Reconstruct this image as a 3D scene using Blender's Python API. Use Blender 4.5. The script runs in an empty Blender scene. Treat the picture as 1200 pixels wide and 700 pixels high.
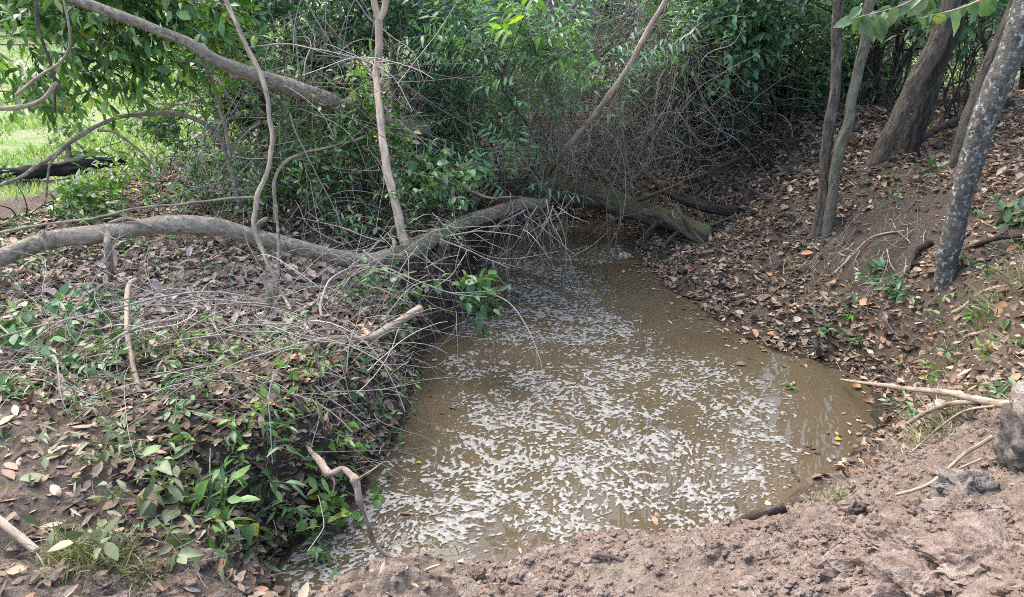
import bpy, math
import numpy as np
from math import radians as R, sin, cos, pi

# ------------------------------------------------------------------ camera, sky, sun, exposure
sc = bpy.context.scene
COL = sc.collection
PITCH, CAM_H, FPX = R(22.5), 2.6, 873.0
cd = bpy.data.cameras.new('camera')
cd.sensor_width = 36.0
cd.lens = 36.0 * FPX / 1200.0
cd.clip_start, cd.clip_end = 0.05, 2000
cam = bpy.data.objects.new('camera', cd)
cam.location = (0, 0, CAM_H)
cam.rotation_euler = (R(90) - PITCH, 0, 0)
COL.objects.link(cam)
sc.camera = cam

SUN_EL, SUN_AZ = R(56), R(315)          # azimuth clockwise from +Y: over the clearing, ahead and to the left
w = bpy.data.worlds.new('World'); sc.world = w; w.use_nodes = True
nt = w.node_tree; nt.nodes.clear()
sky = nt.nodes.new('ShaderNodeTexSky'); sky.sky_type = 'NISHITA'; sky.sun_disc = False
sky.sun_elevation = SUN_EL; sky.sun_rotation = SUN_AZ
sky.dust_density = 3.8; sky.ozone_density = 1.0; sky.air_density = 1.0
bg = nt.nodes.new('ShaderNodeBackground'); bg.inputs['Strength'].default_value = 0.15
wo = nt.nodes.new('ShaderNodeOutputWorld')
nt.links.new(sky.outputs[0], bg.inputs[0]); nt.links.new(bg.outputs[0], wo.inputs[0])

sd = bpy.data.lights.new('sun', 'SUN'); sd.energy = 0.7; sd.angle = R(60); sd.color = (1.0, 0.985, 0.955)
sun = bpy.data.objects.new('sun', sd)
sun.rotation_euler = (R(90) - SUN_EL, 0, pi - SUN_AZ)
COL.objects.link(sun)
vs = sc.view_settings
sc.display_settings.display_device = 'sRGB'
vs.view_transform = 'Standard'; vs.look = 'None'; vs.gamma = 1.0; vs.exposure = 2.32
vs.use_curve_mapping = False
sc.cycles.max_bounces = 7; sc.cycles.diffuse_bounces = 3; sc.cycles.transmission_bounces = 4
sc.cycles.glossy_bounces = 3
sc.cycles.filter_width = 1.0
sc.cycles.use_denoising = False

rng = np.random.default_rng(11)

# ------------------------------------------------------------------ places: pixels of the 1200x700 photograph to points
FW = np.array([0, cos(PITCH), -sin(PITCH)]); UP = np.array([0, sin(PITCH), cos(PITCH)]); RT = np.array([1.0, 0, 0])
CAMP = np.array([0, 0, CAM_H])
def ray(px, py): return FW + RT * ((px - 600) / FPX) + UP * ((350 - py) / FPX)
def W(px, py, z):
    d = ray(px, py); return CAMP + d * ((z - CAM_H) / d[2])
def Y(px, py, y):
    d = ray(px, py); return CAMP + d * (y / d[1])

# ------------------------------------------------------------------ noise
def _h(ix, iy, iz, s):
    n = (ix * 374761393 + iy * 668265263 + iz * 2147483647 + s * 1274126177) & 0xFFFFFFFF
    n = ((n ^ (n >> 13)) * 1274126177) & 0xFFFFFFFF
    n = ((n ^ (n >> 16)) * 2246822519) & 0xFFFFFFFF
    return ((n ^ (n >> 15)) & 0xFFFFFF) / float(0xFFFFFF)
def vn(p, s=0):
    p = np.asarray(p, float); i = np.floor(p).astype(np.int64); f = p - i; f = f * f * (3 - 2 * f)
    x, y, z = i[..., 0], i[..., 1], i[..., 2]; r = 0
    for a in (0, 1):
        for b in (0, 1):
            for c in (0, 1):
                wt = (f[..., 0] if a else 1 - f[..., 0]) * (f[..., 1] if b else 1 - f[..., 1]) * (f[..., 2] if c else 1 - f[..., 2])
                r = r + wt * _h(x + a, y + b, z + c, s)
    return r * 2 - 1
def fbm(p, o=4, s=0):
    a, r, q = 1.0, 0, np.asarray(p, float)
    for k in range(o):
        r = r + a * vn(q, s + k); q = q * 2.03 + 7.1; a *= 0.5
    return r
def xy3(x, y, k=1.0, z=0.0): return np.stack([x * k, y * k, np.full_like(x, z)], -1)
def worley(x, y, s=0):
    ix, iy = np.floor(x).astype(np.int64), np.floor(y).astype(np.int64)
    best = np.full(x.shape, 9.0); cell = np.zeros(x.shape)
    for a in (-1, 0, 1):
        for b in (-1, 0, 1):
            jx = ix + a + _h(ix + a, iy + b, 0 * ix, s); jy = iy + b + _h(ix + a, iy + b, 0 * ix, s + 5)
            d = np.hypot(x - jx, y - jy); m = d < best
            best = np.where(m, d, best); cell = np.where(m, _h(ix + a, iy + b, 0 * ix, s + 9), cell)
    return best, cell
def sstep(a, b, x):
    t = np.clip((x - a) / (b - a), 0, 1); return t * t * (3 - 2 * t)

# ------------------------------------------------------------------ meshes
def nrm(v): return v / np.maximum(np.linalg.norm(v, axis=-1, keepdims=True), 1e-9)
def cr(pts, n):
    P = np.asarray(pts, float)
    if len(P) == 2: return P[0] + (P[1] - P[0]) * np.linspace(0, 1, n)[:, None]
    Q = np.vstack([2 * P[0] - P[1], P, 2 * P[-1] - P[-2]])
    t = np.linspace(0, len(P) - 1, n); i = np.minimum(t.astype(int), len(P) - 2); f = (t - i)[:, None]
    a, b, c, d = Q[i], Q[i + 1], Q[i + 2], Q[i + 3]
    return 0.5 * (2 * b + (c - a) * f + (2 * a - 5 * b + 4 * c - d) * f ** 2 + (3 * b - a - 3 * c + d) * f ** 3)

def build(name, parts, mat, parent=None, smooth=True):
    """parts: list of (verts, quads or None, tris or None, attribute vec3 or None); ONE mesh object."""
    V, Q, T, A, o = [], [], [], [], 0
    for v, q, t, a in parts:
        V.append(v)
        if q is not None and len(q): Q.append(q + o)
        if t is not None and len(t): T.append(t + o)
        A.append(a if a is not None else v); o += len(v)
    V = np.concatenate(V); A = np.concatenate(A)
    Q = np.concatenate(Q) if Q else np.zeros((0, 4), int); T = np.concatenate(T) if T else np.zeros((0, 3), int)
    org = np.zeros(3)
    if parent is None:
        lo, hi = V.min(0), V.max(0); org = np.array([(lo[0] + hi[0]) / 2, (lo[1] + hi[1]) / 2, lo[2]])
    else:
        org = np.array(parent.get('org', (0, 0, 0)))
    me = bpy.data.meshes.new(name)
    me.vertices.add(len(V)); me.vertices.foreach_set('co', (V - org).astype(np.float32).ravel())
    nl = len(Q) * 4 + len(T) * 3
    me.loops.add(nl); me.loops.foreach_set('vertex_index', np.concatenate([Q.ravel(), T.ravel()]).astype(np.int32))
    me.polygons.add(len(Q) + len(T))
    ls = np.concatenate([np.arange(len(Q)) * 4, len(Q) * 4 + np.arange(len(T)) * 3]).astype(np.int32)
    me.polygons.foreach_set('loop_start', ls)
    me.polygons.foreach_set('use_smooth', np.full(len(Q) + len(T), smooth))
    at = me.attributes.new('bark', 'FLOAT_VECTOR', 'POINT'); at.data.foreach_set('vector', A.astype(np.float32).ravel())
    me.update(calc_edges=True)
    me.materials.append(mat)
    ob = bpy.data.objects.new(name, me); COL.objects.link(ob)
    if parent is None: ob.location = org; ob['org'] = tuple(org)
    else: ob.parent = parent; ob['org'] = tuple(org)
    return ob
def tag(o, label=None, cat=None, group=None, kind=None):
    if label: o['label'] = label
    if cat: o['category'] = cat
    if group: o['group'] = group
    if kind: o['kind'] = kind
    return o
def thing(name, loc, label, cat, group=None):
    o = bpy.data.objects.new(name, None); o.empty_display_size = 0.1; COL.objects.link(o)
    o.location = loc; o['org'] = tuple(float(q) for q in loc)
    return tag(o, label, cat, group)
def dup(root, loc, rz=0.0, s=1.0, label=None, group=None):
    r = root.copy(); COL.objects.link(r); r.location = loc; r.rotation_euler = (0, 0, rz); r.scale = (s, s, s)
    if label: r['label'] = label
    if group: r['group'] = group
    for ch in list(root.children):
        c = ch.copy(); COL.objects.link(c); c.parent = r
        for g in ch.children:
            d = g.copy(); COL.objects.link(d); d.parent = c
    return r

def tubes(P, rad, S=5, rough=0.0, rs=3.0, cap=False, seed=0):
    P = np.asarray(P, float)
    if P.ndim == 2: P = P[None]; rad = np.asarray(rad)[None]
    N, K, _ = P.shape; rad = np.broadcast_to(rad, (N, K))
    T = nrm(np.gradient(P, axis=1))
    if N == 1:
        ref = np.linalg.svd(T[0] - 0 * T[0].mean(0), full_matrices=False)[2][-1][None, None]
    else:
        ref = nrm(np.cross(nrm(T.mean(1)), rng.normal(size=(N, 3))))[:, None]
    U = nrm(np.cross(T, np.broadcast_to(ref, T.shape))); Vv = np.cross(T, U)
    a = np.linspace(0, 2 * pi, S, endpoint=False); ca, sa = np.cos(a), np.sin(a)
    dirs = U[:, :, None] * ca[None, None, :, None] + Vv[:, :, None] * sa[None, None, :, None]
    rr = np.repeat(rad[:, :, None], S, 2)
    if rough > 0:
        q = P[:, :, None] * rs + dirs * (rad[:, :, None, None] * rs * 3)
        rr = rr * (1 + rough * fbm(q, 3, seed))
    V = P[:, :, None] + dirs * rr[..., None]
    L = np.concatenate([np.zeros((N, 1)), np.cumsum(np.linalg.norm(np.diff(P, axis=1), axis=2), 1)], 1)
    off = rng.random((N, 1)) * 50
    A = np.stack([np.broadcast_to(ca, (N, K, S)) * rad[:, :, None], np.broadcast_to(sa, (N, K, S)) * rad[:, :, None],
                  np.repeat((L + off)[:, :, None], S, 2)], -1)
    n0 = (np.arange(N) * K * S)[:, None, None]; k0 = (np.arange(K - 1) * S)[None, :, None]; s0 = np.arange(S)[None, None]; s1 = (s0 + 1) % S
    q = np.stack(np.broadcast_arrays(n0 + k0 + s0, n0 + k0 + s1, n0 + k0 + S + s1, n0 + k0 + S + s0), -1).reshape(-1, 4)
    V = V.reshape(-1, 3); A = A.reshape(-1, 3); tr = None
    if cap:
        e = [];
        for n in range(N):
            for k, fl in ((0, 1), (K - 1, 0)):
                c = len(V); V = np.vstack([V, P[n, k] + T[n, k] * (-1 if fl else 1) * rad[n, k] * 0.25]); A = np.vstack([A, A[n * K * S + k * S]])
                for s in range(S):
                    i0, i1 = n * K * S + k * S + s, n * K * S + k * S + (s + 1) % S
                    e.append((c, i1, i0) if fl else (c, i0, i1))
        tr = np.array(e)
    return (V, q, tr, A)
def limb(pts, r0, r1=None, n=50, S=14, rough=0.12, wig=0.0, rs=3.0, seed=None, flare=0.0, cap=True):
    """a thick branch or trunk: smooth path, tapering, with an uneven skin"""
    seed = int(rng.integers(1000)) if seed is None else seed
    P = cr(pts, n)
    if wig: P = P + wig * np.stack([fbm(P * 2.2, 3, seed + 20), fbm(P * 2.2, 3, seed + 40), fbm(P * 2.2, 3, seed + 60)], -1)
    t = np.linspace(0, 1, n)
    r = np.interp(t, np.linspace(0, 1, len(r0)), r0) if np.ndim(r0) else r0 + (r1 - r0) * t
    if flare: r = r * (1 + flare * np.exp(-t * 14))
    return tubes(P, r, S, rough, rs, cap, seed)
def wander(start, d, length, K=10, wig=0.25, grav=0.0, floor=0.01):
    N = len(start); d = nrm(np.asarray(d, float)); step = (np.broadcast_to(length, (N,)) / (K - 1))[:, None]
    P = [np.asarray(start, float)]; bend = rng.normal(size=(N, 3)) * wig * 0.5
    for k in range(K - 1):
        bend = bend * 0.75 + rng.normal(size=(N, 3)) * wig * 0.55
        d = nrm(d + bend * 0.5 + np.array([0, 0, -grav])); P.append(P[-1] + d * step)
    P = np.stack(P, 1)
    if floor is not None:
        g = ground_z(P[..., 0].ravel(), P[..., 1].ravel(), 0).reshape(N, K); P[..., 2] = np.maximum(P[..., 2], np.maximum(g, -0.06) + floor)
    return P

# ------------------------------------------------------------------ leaves
def leaf_tpl(rows, fold=0.25, curl=0.15):
    """rows: (t, half width); y along the leaf, z up"""
    v = []
    for t, hw in rows:
        z = -curl * t * t
        v += [(-hw, t, z + fold * hw), (0, t, z), (hw, t, z + fold * hw)]
    q = []
    for k in range(len(rows) - 1):
        b = k * 3; q += [(b, b + 1, b + 4, b + 3), (b + 1, b + 2, b + 5, b + 4)]
    return np.array(v, float), np.array(q)
OVAL = leaf_tpl([(0, .012), (.22, .15), (.5, .2), (.78, .12), (1, .006)], 0.35, 0.2)
BROAD = leaf_tpl([(0, .015), (.12, .17), (.4, .29), (.72, .2), (1, .008)], 0.3, 0.25)
LANCE = leaf_tpl([(0, .01), (.3, .1), (.65, .09), (1, .005)], 0.35, 0.3)
FARL = leaf_tpl([(0, .02), (.45, .22), (1, .01)], 0.35, 0.2)
DRY1 = leaf_tpl([(0, .015), (.22, .17), (.5, .23), (.78, .15), (1, .01)], 0.55, -0.35)
DRY2 = leaf_tpl([(0, .015), (.3, .16), (.6, .2), (.85, .1), (1, .01)], -0.3, 0.4)
DRY3 = leaf_tpl([(0, .02), (.15, .3), (.5, .38), (.8, .25), (1, .02)], 0.7, -0.2)
def leaves(pos, d, n, L, tpl, wj=0.25):
    N = len(pos)
    if N == 0: return (np.zeros((0, 3)), np.zeros((0, 4), int), None, None)
    tv, tq = tpl; L = np.broadcast_to(L, (N,))
    y = nrm(d); z = nrm(n - (n * y).sum(-1, keepdims=True) * y); x = np.cross(y, z)
    ws = 1 + wj * rng.normal(size=N); cs = 1 + 0.6 * rng.normal(size=N)
    V = pos[:, None] + (x[:, None] * (tv[None, :, 0:1] * ws[:, None, None]) + y[:, None] * tv[None, :, 1:2]
                        + z[:, None] * (tv[None, :, 2:3] * cs[:, None, None])) * L[:, None, None]
    q = (tq[None] + (np.arange(N) * len(tv))[:, None, None]).reshape(-1, 4)
    return (V.reshape(-1, 3), q, None, None)
def sprays(c, d, tw_len, nleaf, leaf_len, tpl, droop=0.3, planar=False, rad=0.003, tw_grav=0.06, up=0.6):
    """leafy twigs: for each point c a twig along d carrying nleaf leaves; returns (leaf part, twig part)"""
    N = len(c); K = 6
    P = wander(c, d, tw_len * (0.7 + 0.6 * rng.random(N)), K, 0.2, tw_grav, None)
    T = nrm(np.gradient(P, axis=1))
    t = (np.arange(nleaf) + 0.6) / nleaf * (K - 1)
    i = np.minimum(t.astype(int), K - 2); f = (t - i)[None, :, None]
    pos = P[:, i] * (1 - f) + P[:, i + 1] * f; tw = T[:, i]
    upv = nrm(np.array([0, 0, 1.0]) + 0.5 * rng.normal(size=(N, 1, 3)))
    side = nrm(np.cross(tw, np.broadcast_to(upv, tw.shape)))
    sg = np.where(np.arange(nleaf) % 2 == 0, 1.0, -1.0)[None, :, None]
    j = 0.12 if planar else 0.45
    ld = nrm(tw * 0.55 + side * sg * 0.85 + j * rng.normal(size=tw.shape) + np.array([0, 0, -droop]))
    ld[:, -1] = nrm(tw[:, -1] + 0.2 * rng.normal(size=(N, 3)))
    ln = nrm(np.cross(side, tw) * (1.0 if planar else 0.4) + np.array([0, 0, up]) + (0.15 if planar else 0.4) * rng.normal(size=tw.shape))
    L = leaf_len * (0.7 + 0.5 * rng.random((N, nleaf)))
    lp = leaves(pos.reshape(-1, 3), ld.reshape(-1, 3), ln.reshape(-1, 3), L.ravel(), tpl)
    r = np.linspace(rad, rad * 0.4, K)[None]
    return lp, tubes(P, np.repeat(r, N, 0), 3)
def blob(c, r, N, gap=0.0, gs=1.3, seed=0, shell=0.35):
    """points spread in an ellipsoid, thinned by noise so that gaps and clumps remain"""
    out = []; c = np.asarray(c, float); r = np.asarray(r, float); tot = 0
    while tot < N:
        u = nrm(rng.normal(size=(N * 2, 3))) * (rng.random((N * 2, 1)) ** shell)
        u *= 1 + 0.22 * vn(u * 2.1 + seed, seed)[:, None]
        p = c + u * r
        p = p[vn(p * gs, seed) + 0.5 * vn(p * gs * 2.3, seed + 3) > gap]
        p = p[p[:, 2] > ground_z(p[:, 0], p[:, 1], 0) + 0.05]
        out.append(p); tot += len(p)
        if len(p) == 0: break
    return np.concatenate(out)[:N]

# ------------------------------------------------------------------ materials
def new_mat(name):
    m = bpy.data.materials.new(name); m.use_nodes = True; t = m.node_tree; t.nodes.clear()
    out = t.nodes.new('ShaderNodeOutputMaterial'); b = t.nodes.new('ShaderNodeBsdfPrincipled'); t.links.new(b.outputs[0], out.inputs[0])
    return m, t, b, out
def node(t, kind, **kw):
    n = t.nodes.new(kind)
    for k, v in kw.items():
        if hasattr(n, k): setattr(n, k, v)
        else: n.inputs[k.replace('_', ' ')].default_value = v
    return n
def ramp(t, fac, cols, interp='LINEAR'):
    r = t.nodes.new('ShaderNodeValToRGB'); e = r.color_ramp.elements; r.color_ramp.interpolation = interp
    while len(e) < len(cols): e.new(0.5)
    for k, (p, c) in enumerate(cols): e[k].position = p; e[k].color = (*c, 1)
    t.links.new(fac, r.inputs[0]); return r.outputs[0]
def mixc(t, fac, a, b, mode='MIX'):
    m = t.nodes.new('ShaderNodeMix'); m.data_type = 'RGBA'; m.blend_type = mode
    for s, v in ((m.inputs[0], fac), (m.inputs[6], a), (m.inputs[7], b)):
        if hasattr(v, 'node'): t.links.new(v, s)
        else: s.default_value = v if np.ndim(v) == 0 else (*v, 1)
    return m.outputs[2]
def noise(t, vec, scale, detail=4, rough=0.55):
    n = t.nodes.new('ShaderNodeTexNoise'); n.inputs['Scale'].default_value = scale; n.inputs['Detail'].default_value = detail; n.inputs['Roughness'].default_value = rough
    t.links.new(vec, n.inputs['Vector']); return n.outputs['Fac']
def attr(t, name, out='Vector'):
    a = t.nodes.new('ShaderNodeAttribute'); a.attribute_name = name; return a.outputs[out]
def bump(t, b, h, strength, dist):
    n = t.nodes.new('ShaderNodeBump'); n.inputs['Strength'].default_value = strength; n.inputs['Distance'].default_value = dist
    t.links.new(h, n.inputs['Height']); t.links.new(n.outputs[0], b.inputs['Normal']); return n
def world_pos(t):
    return t.nodes.new('ShaderNodeNewGeometry').outputs['Position']
def leaf_mat(name, cols, rough=0.42, trans=0.28, tcol=(1.3, 1.5, 0.5), spec=0.4, holes=False):
    m, t, b, out = new_mat(name)
    g = t.nodes.new('ShaderNodeNewGeometry'); c = ramp(t, g.outputs['Random Per Island'], cols)
    n = noise(t, g.outputs['Position'], 26.0, 3); c = mixc(t, 0.6, c, ramp(t, n, [(0.3, (.6, .6, .6)), (0.7, (1.35, 1.35, 1.35))]), 'MULTIPLY')
    t.links.new(c, b.inputs['Base Color']); b.inputs['Roughness'].default_value = rough; b.inputs['Specular IOR Level'].default_value = spec
    if trans > 0:
        tr = t.nodes.new('ShaderNodeBsdfTranslucent'); t.links.new(mixc(t, 1.0, c, tcol, 'MULTIPLY'), tr.inputs[0])
        mx = t.nodes.new('ShaderNodeMixShader'); mx.inputs[0].default_value = trans
        t.links.new(b.outputs[0], mx.inputs[1]); t.links.new(tr.outputs[0], mx.inputs[2]); t.links.new(mx.outputs[0], out.inputs[0])
    return m
def bark_mat(name, c0, c1, c2=None, scale=14.0, stretch=0.25, spots=None, bstr=0.7, rough=0.85, moss=None):
    m, t, b, out = new_mat(name)
    v = attr(t, 'bark'); mp = t.nodes.new('ShaderNodeMapping'); mp.inputs['Scale'].default_value = (1, 1, stretch); t.links.new(v, mp.inputs[0])
    n1 = noise(t, mp.outputs[0], scale * 3, 8, 0.72); n2 = noise(t, v, scale * 0.6, 5, .65)
    c = ramp(t, n1, [(0.36, tuple(.72 * q for q in c0)), (.45, c0), (0.62, c1)])
    if c2: c = mixc(t, ramp(t, n2, [(0.45, (0, 0, 0)), (0.65, (1, 1, 1))]), c, c2)
    if moss:
        g = t.nodes.new('ShaderNodeNewGeometry'); s = t.nodes.new('ShaderNodeSeparateXYZ'); t.links.new(g.outputs['Normal'], s.inputs[0])
        a = t.nodes.new('ShaderNodeMath'); a.operation = 'MULTIPLY_ADD'; t.links.new(n2, a.inputs[0]); a.inputs[1].default_value = 1.4
        t.links.new(s.outputs[2], a.inputs[2])
        c = mixc(t, ramp(t, a.outputs[0], [(0.85, (0, 0, 0)), (1.0, (.7, .7, .7))]), c, moss)
    if spots:
        n3 = noise(t, v, spots[1], 6, 0.68); c = mixc(t, ramp(t, n3, [(spots[2], (0, 0, 0)), (spots[2] + .12, (.85, .85, .85))]), c, spots[0])
    t.links.new(c, b.inputs['Base Color']); b.inputs['Roughness'].default_value = rough; b.inputs['Specular IOR Level'].default_value = 0.2
    bump(t, b, n1, bstr, 0.025)
    return m

# ------------------------------------------------------------------ terrain: heights and zones at places, spread smoothly
# (px, py, height above the water, mud, lawn, litter, green cover)
CP = [
 (0, 790, .78, .8, 0, 0, 0), (600, 800, .62, 1, 0, 0, 0), (1200, 800, 1.2, 1, 0, 0, 0), (300, 790, .6, 1, 0, 0, 0), (900, 800, .85, 1, 0, 0, 0),
 (20, 695, .66, .75, 0, .05, 0), (110, 690, .6, .75, 0, .05, .1), (200, 685, .5, .75, 0, .1, 0), (260, 690, .4, 1, 0, .1, 0), (300, 700, .28, 1, 0, .1, 0),
 (380, 715, .22, 1, 0, 0, 0), (420, 680, .5, 1, 0, 0, 0), (480, 680, .54, 1, 0, 0, 0), (560, 680, .54, 1, 0, 0, 0), (640, 662, .56, 1, 0, 0, 0), (700, 664, .58, 1, 0, 0, 0), (780, 650, .56, 1, 0, 0, 0), (850, 625, .5, 1, 0, 0, 0),
 (930, 600, .42, 1, 0, 0, 0), (1000, 640, .8, 1, 0, 0, 0), (1000, 690, .9, 1, 0, 0, 0), (1060, 600, .82, 1, 0, 0, 0), (1150, 600, 1.0, 1, 0, 0, 0), (1195, 690, 1.15, 1, 0, 0, 0), (1185, 560, 1.0, 1, 0, 0, 0),
 (1120, 525, .78, 1, 0, 0, 0), (1040, 540, .5, 1, 0, 0, 0), (960, 552, .2, 1, 0, 0, 0), (1020, 515, .22, .8, 0, .3, 0), (1150, 500, .8, .9, 0, .1, .3), (1090, 485, .5, .4, 0, .6, .3),
 (60, 600, .66, .45, 0, .25, 0), (60, 540, .7, .35, 0, .45, .1), (120, 590, .62, .35, 0, .5, .3), (200, 600, .52, .3, 0, .6, .5), (270, 620, .42, .4, 0, .6, .4), (330, 600, .3, 0, 0, .8, .3), (300, 640, .25, .4, 0, .6, .2), (200, 520, .6, 0, 0, .8, .6), (300, 540, .5, 0, 0, .9, .5), (380, 540, .42, 0, 0, .9, .4),
 (100, 450, .72, 0, 0, .7, .6), (250, 450, .66, 0, 0, .8, .5), (400, 430, .55, 0, 0, .9, .3), (400, 500, .48, 0, 0, .8, .4), (0, 420, .78, 0, 0, .5, .8), (455, 430, .46, 0, 0, .8, .3), (440, 500, .4, 0, 0, .7, .4),
 (150, 330, .74, 0, 0, 1, .3), (280, 340, .7, 0, 0, 1.2, .1), (380, 350, .62, 0, 0, 1.2, .1), (470, 350, .46, 0, 0, .9, .3), (0, 310, .82, 0, 0, .6, .6), (100, 240, .82, 0, .1, .5, .7), (0, 200, .85, 0, 1, .1, .3), (-60, 205, .86, 0, 1, 0, .2), (-60, 230, .85, 0, .7, .3, .5),
 (250, 220, .75, 0, .1, .7, .5), (400, 220, .6, 0, 0, .8, .3), (500, 250, .5, 0, 0, .8, .3), (0, 150, .85, 0, 1, 0, 0), (150, 170, .85, 0, .9, .1, .1), (220, 130, .85, 0, .9, .1, .2), (60, 90, .9, 0, 1, 0, 0), (200, 60, .95, 0, 1, 0, 0),
 (550, 205, .45, 0, 0, .9, .1), (650, 205, .45, 0, 0, 1, 0), (750, 195, .55, 0, 0, 1, 0),
 (800, 300, .14, 0, 0, 1, 0), (860, 340, .14, 0, 0, 1, 0), (920, 385, .12, 0, 0, 1, 0), (980, 410, .15, 0, 0, 1, .1), (870, 260, .38, 0, 0, 1, 0), (800, 240, .35, 0, 0, 1, 0), (930, 320, .32, 0, 0, 1, .05), (1000, 340, .4, 0, 0, 1, .15),
 (1060, 380, .48, 0, 0, 1, .3), (1100, 345, .68, 0, 0, .8, .3), (1180, 335, .95, 0, 0, .9, .4), (1185, 430, .85, 0, 0, .8, .6), (1080, 440, .4, 0, 0, 1, .3), (1030, 450, .18, 0, 0, 1, .1), (985, 300, .48, 0, 0, .8, .1), (1020, 300, .62, .15, 0, 0, 0), (1030, 270, .78, .15, 0, 0, 0), (1000, 285, .6, .1, 0, .1, 0), (1055, 265, .84, .15, 0, .1, .1), (1040, 238, .93, .1, 0, .4, .1),
 (1080, 230, 1.02, 0, 0, .9, .1), (1190, 220, 1.3, 0, 0, .9, .3), (950, 215, .85, 0, 0, 1, 0), (1100, 180, 1.2, 0, 0, 1, 0), (860, 190, .75, 0, 0, 1, 0), (1000, 150, 1.15, 0, 0, 1, 0), (1180, 150, 1.45, 0, 0, 1, .1), (800, 140, .9, 0, 0, 1, 0), (650, 130, .8, 0, 0, 1, 0), (500, 130, .8, 0, 0, .9, .1),
]
cp = np.array([[*W(a, b, z)[:2], z, m, l, li, g] for a, b, z, m, l, li, g in CP])
far = [(-12, 12, .9, 0, 1, 0, 0), (-12, 30, 1, 0, 1, 0, 0), (0, 18, 1, 0, .7, .3, 0), (0, 30, 1.1, 0, 1, 0, 0), (3, 11.2, 1.05, 0, 0, 1, 0), (5.2, 11.2, 1.15, 0, .1, 1, 0), (7.2, 11.5, 1.2, 0, .2, 1, 0), (7, 14, 1.05, 0, 1, .1, 0), (3, 14.5, 1.0, 0, .6, .5, 0), (10, 11, 1.5, 0, .6, .4, 0), (14, 12, 1.5, 0, .8, .2, 0), (10, 17, 1.1, 0, 1, 0, 0), (4, 18, 1.05, 0, 1, 0, 0), (12, 30, 1.4, 0, 1, 0, 0), (-8, 4, .9, 0, .4, .3, .4), (8, 6, 1.9, 0, 0, .9, .2),
       (-6, 0, 1, 1, 0, 0, 0), (6, 0, 1.6, 1, 0, 0, 0), (0, 0, .9, 1, 0, 0, 0), (0, -6, 1, 1, 0, 0, 0), (-30, 60, 1.2, 0, 1, 0, 0), (30, 60, 1.6, 0, 1, 0, 0), (0, 60, 1.4, 0, 1, 0, 0), (0, -60, 1.3, .5, .5, 0, 0)]
cp = np.vstack([cp, np.array(far, float)])
def _k(r2): return 0.5 * r2 * np.log(r2 + 1e-12)
def _tps(xy, z, lam=0.02):
    n = len(xy); r2 = ((xy[:, None] - xy[None]) ** 2).sum(-1); M = np.zeros((n + 3, n + 3))
    M[:n, :n] = _k(r2) + lam * np.eye(n); M[:n, n] = 1; M[:n, n + 1:] = xy; M[n, :n] = 1; M[n + 1:, :n] = xy.T
    return np.linalg.solve(M, np.concatenate([z, np.zeros(3)]))
SCAR = W(1026, 276, .75)
def scar(x, y): return np.exp(-((x - SCAR[0]) ** 2 / .20 + (y - SCAR[1]) ** 2 / .30) ** 2)
TW = _tps(cp[:, :2], cp[:, 2])
shore = [(340, 705), (322, 672), (352, 632), (400, 598), (440, 556), (462, 515), (478, 470), (494, 440), (500, 405), (535, 372), (556, 330), (566, 295), (585, 272), (640, 262), (700, 258), (728, 272), (745, 300), (772, 332), (815, 360), (850, 386), (900, 410), (960, 424), (1005, 445), (1030, 480),
         (1000, 520), (950, 560), (905, 605), (845, 640), (770, 668), (650, 685), (540, 700), (440, 705), (390, 730)]
SH = cr(np.array([W(a, b, 0)[:2] for a, b in shore + shore[:1]]), 160)[:-1]
def shore_dist(x, y):
    """metres to the shoreline, negative over the water"""
    out = np.full(x.shape, 9.0); m = (x > -3.5) & (x < 5) & (y > 0.8) & (y < 11.5); idx = np.nonzero(m)[0]
    A, B = SH, np.roll(SH, -1, 0); AB = B - A; L2 = (AB ** 2).sum(1)
    for s in range(0, len(idx), 20000):
        i = idx[s:s + 20000]; p = np.stack([x[i], y[i]], -1)
        t = np.clip(((p[:, None] - A) * AB).sum(-1) / L2, 0, 1); d = np.sqrt((((A + t[..., None] * AB) - p[:, None]) ** 2).sum(-1)).min(1)
        px, py = p[:, :1], p[:, 1:]
        c = ((A[:, 1] > py) != (B[:, 1] > py)) & (px < (B[:, 0] - A[:, 0]) * (py - A[:, 1]) / (B[:, 1] - A[:, 1] + 1e-12) + A[:, 0])
        out[i] = np.where(c.sum(1) % 2 == 1, -d, d)
    return out
def zones(x, y):
    out = np.zeros((len(x), 4))
    for s in range(0, len(x), 20000):
        p = np.stack([x[s:s + 20000], y[s:s + 20000]], -1); w_ = 1 / (((p[:, None] - cp[None, :, :2]) ** 2).sum(-1) + 0.006) ** 1.8
        out[s:s + 20000] = (w_ @ cp[:, 3:]) / w_.sum(1, keepdims=True)
    return out
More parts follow.
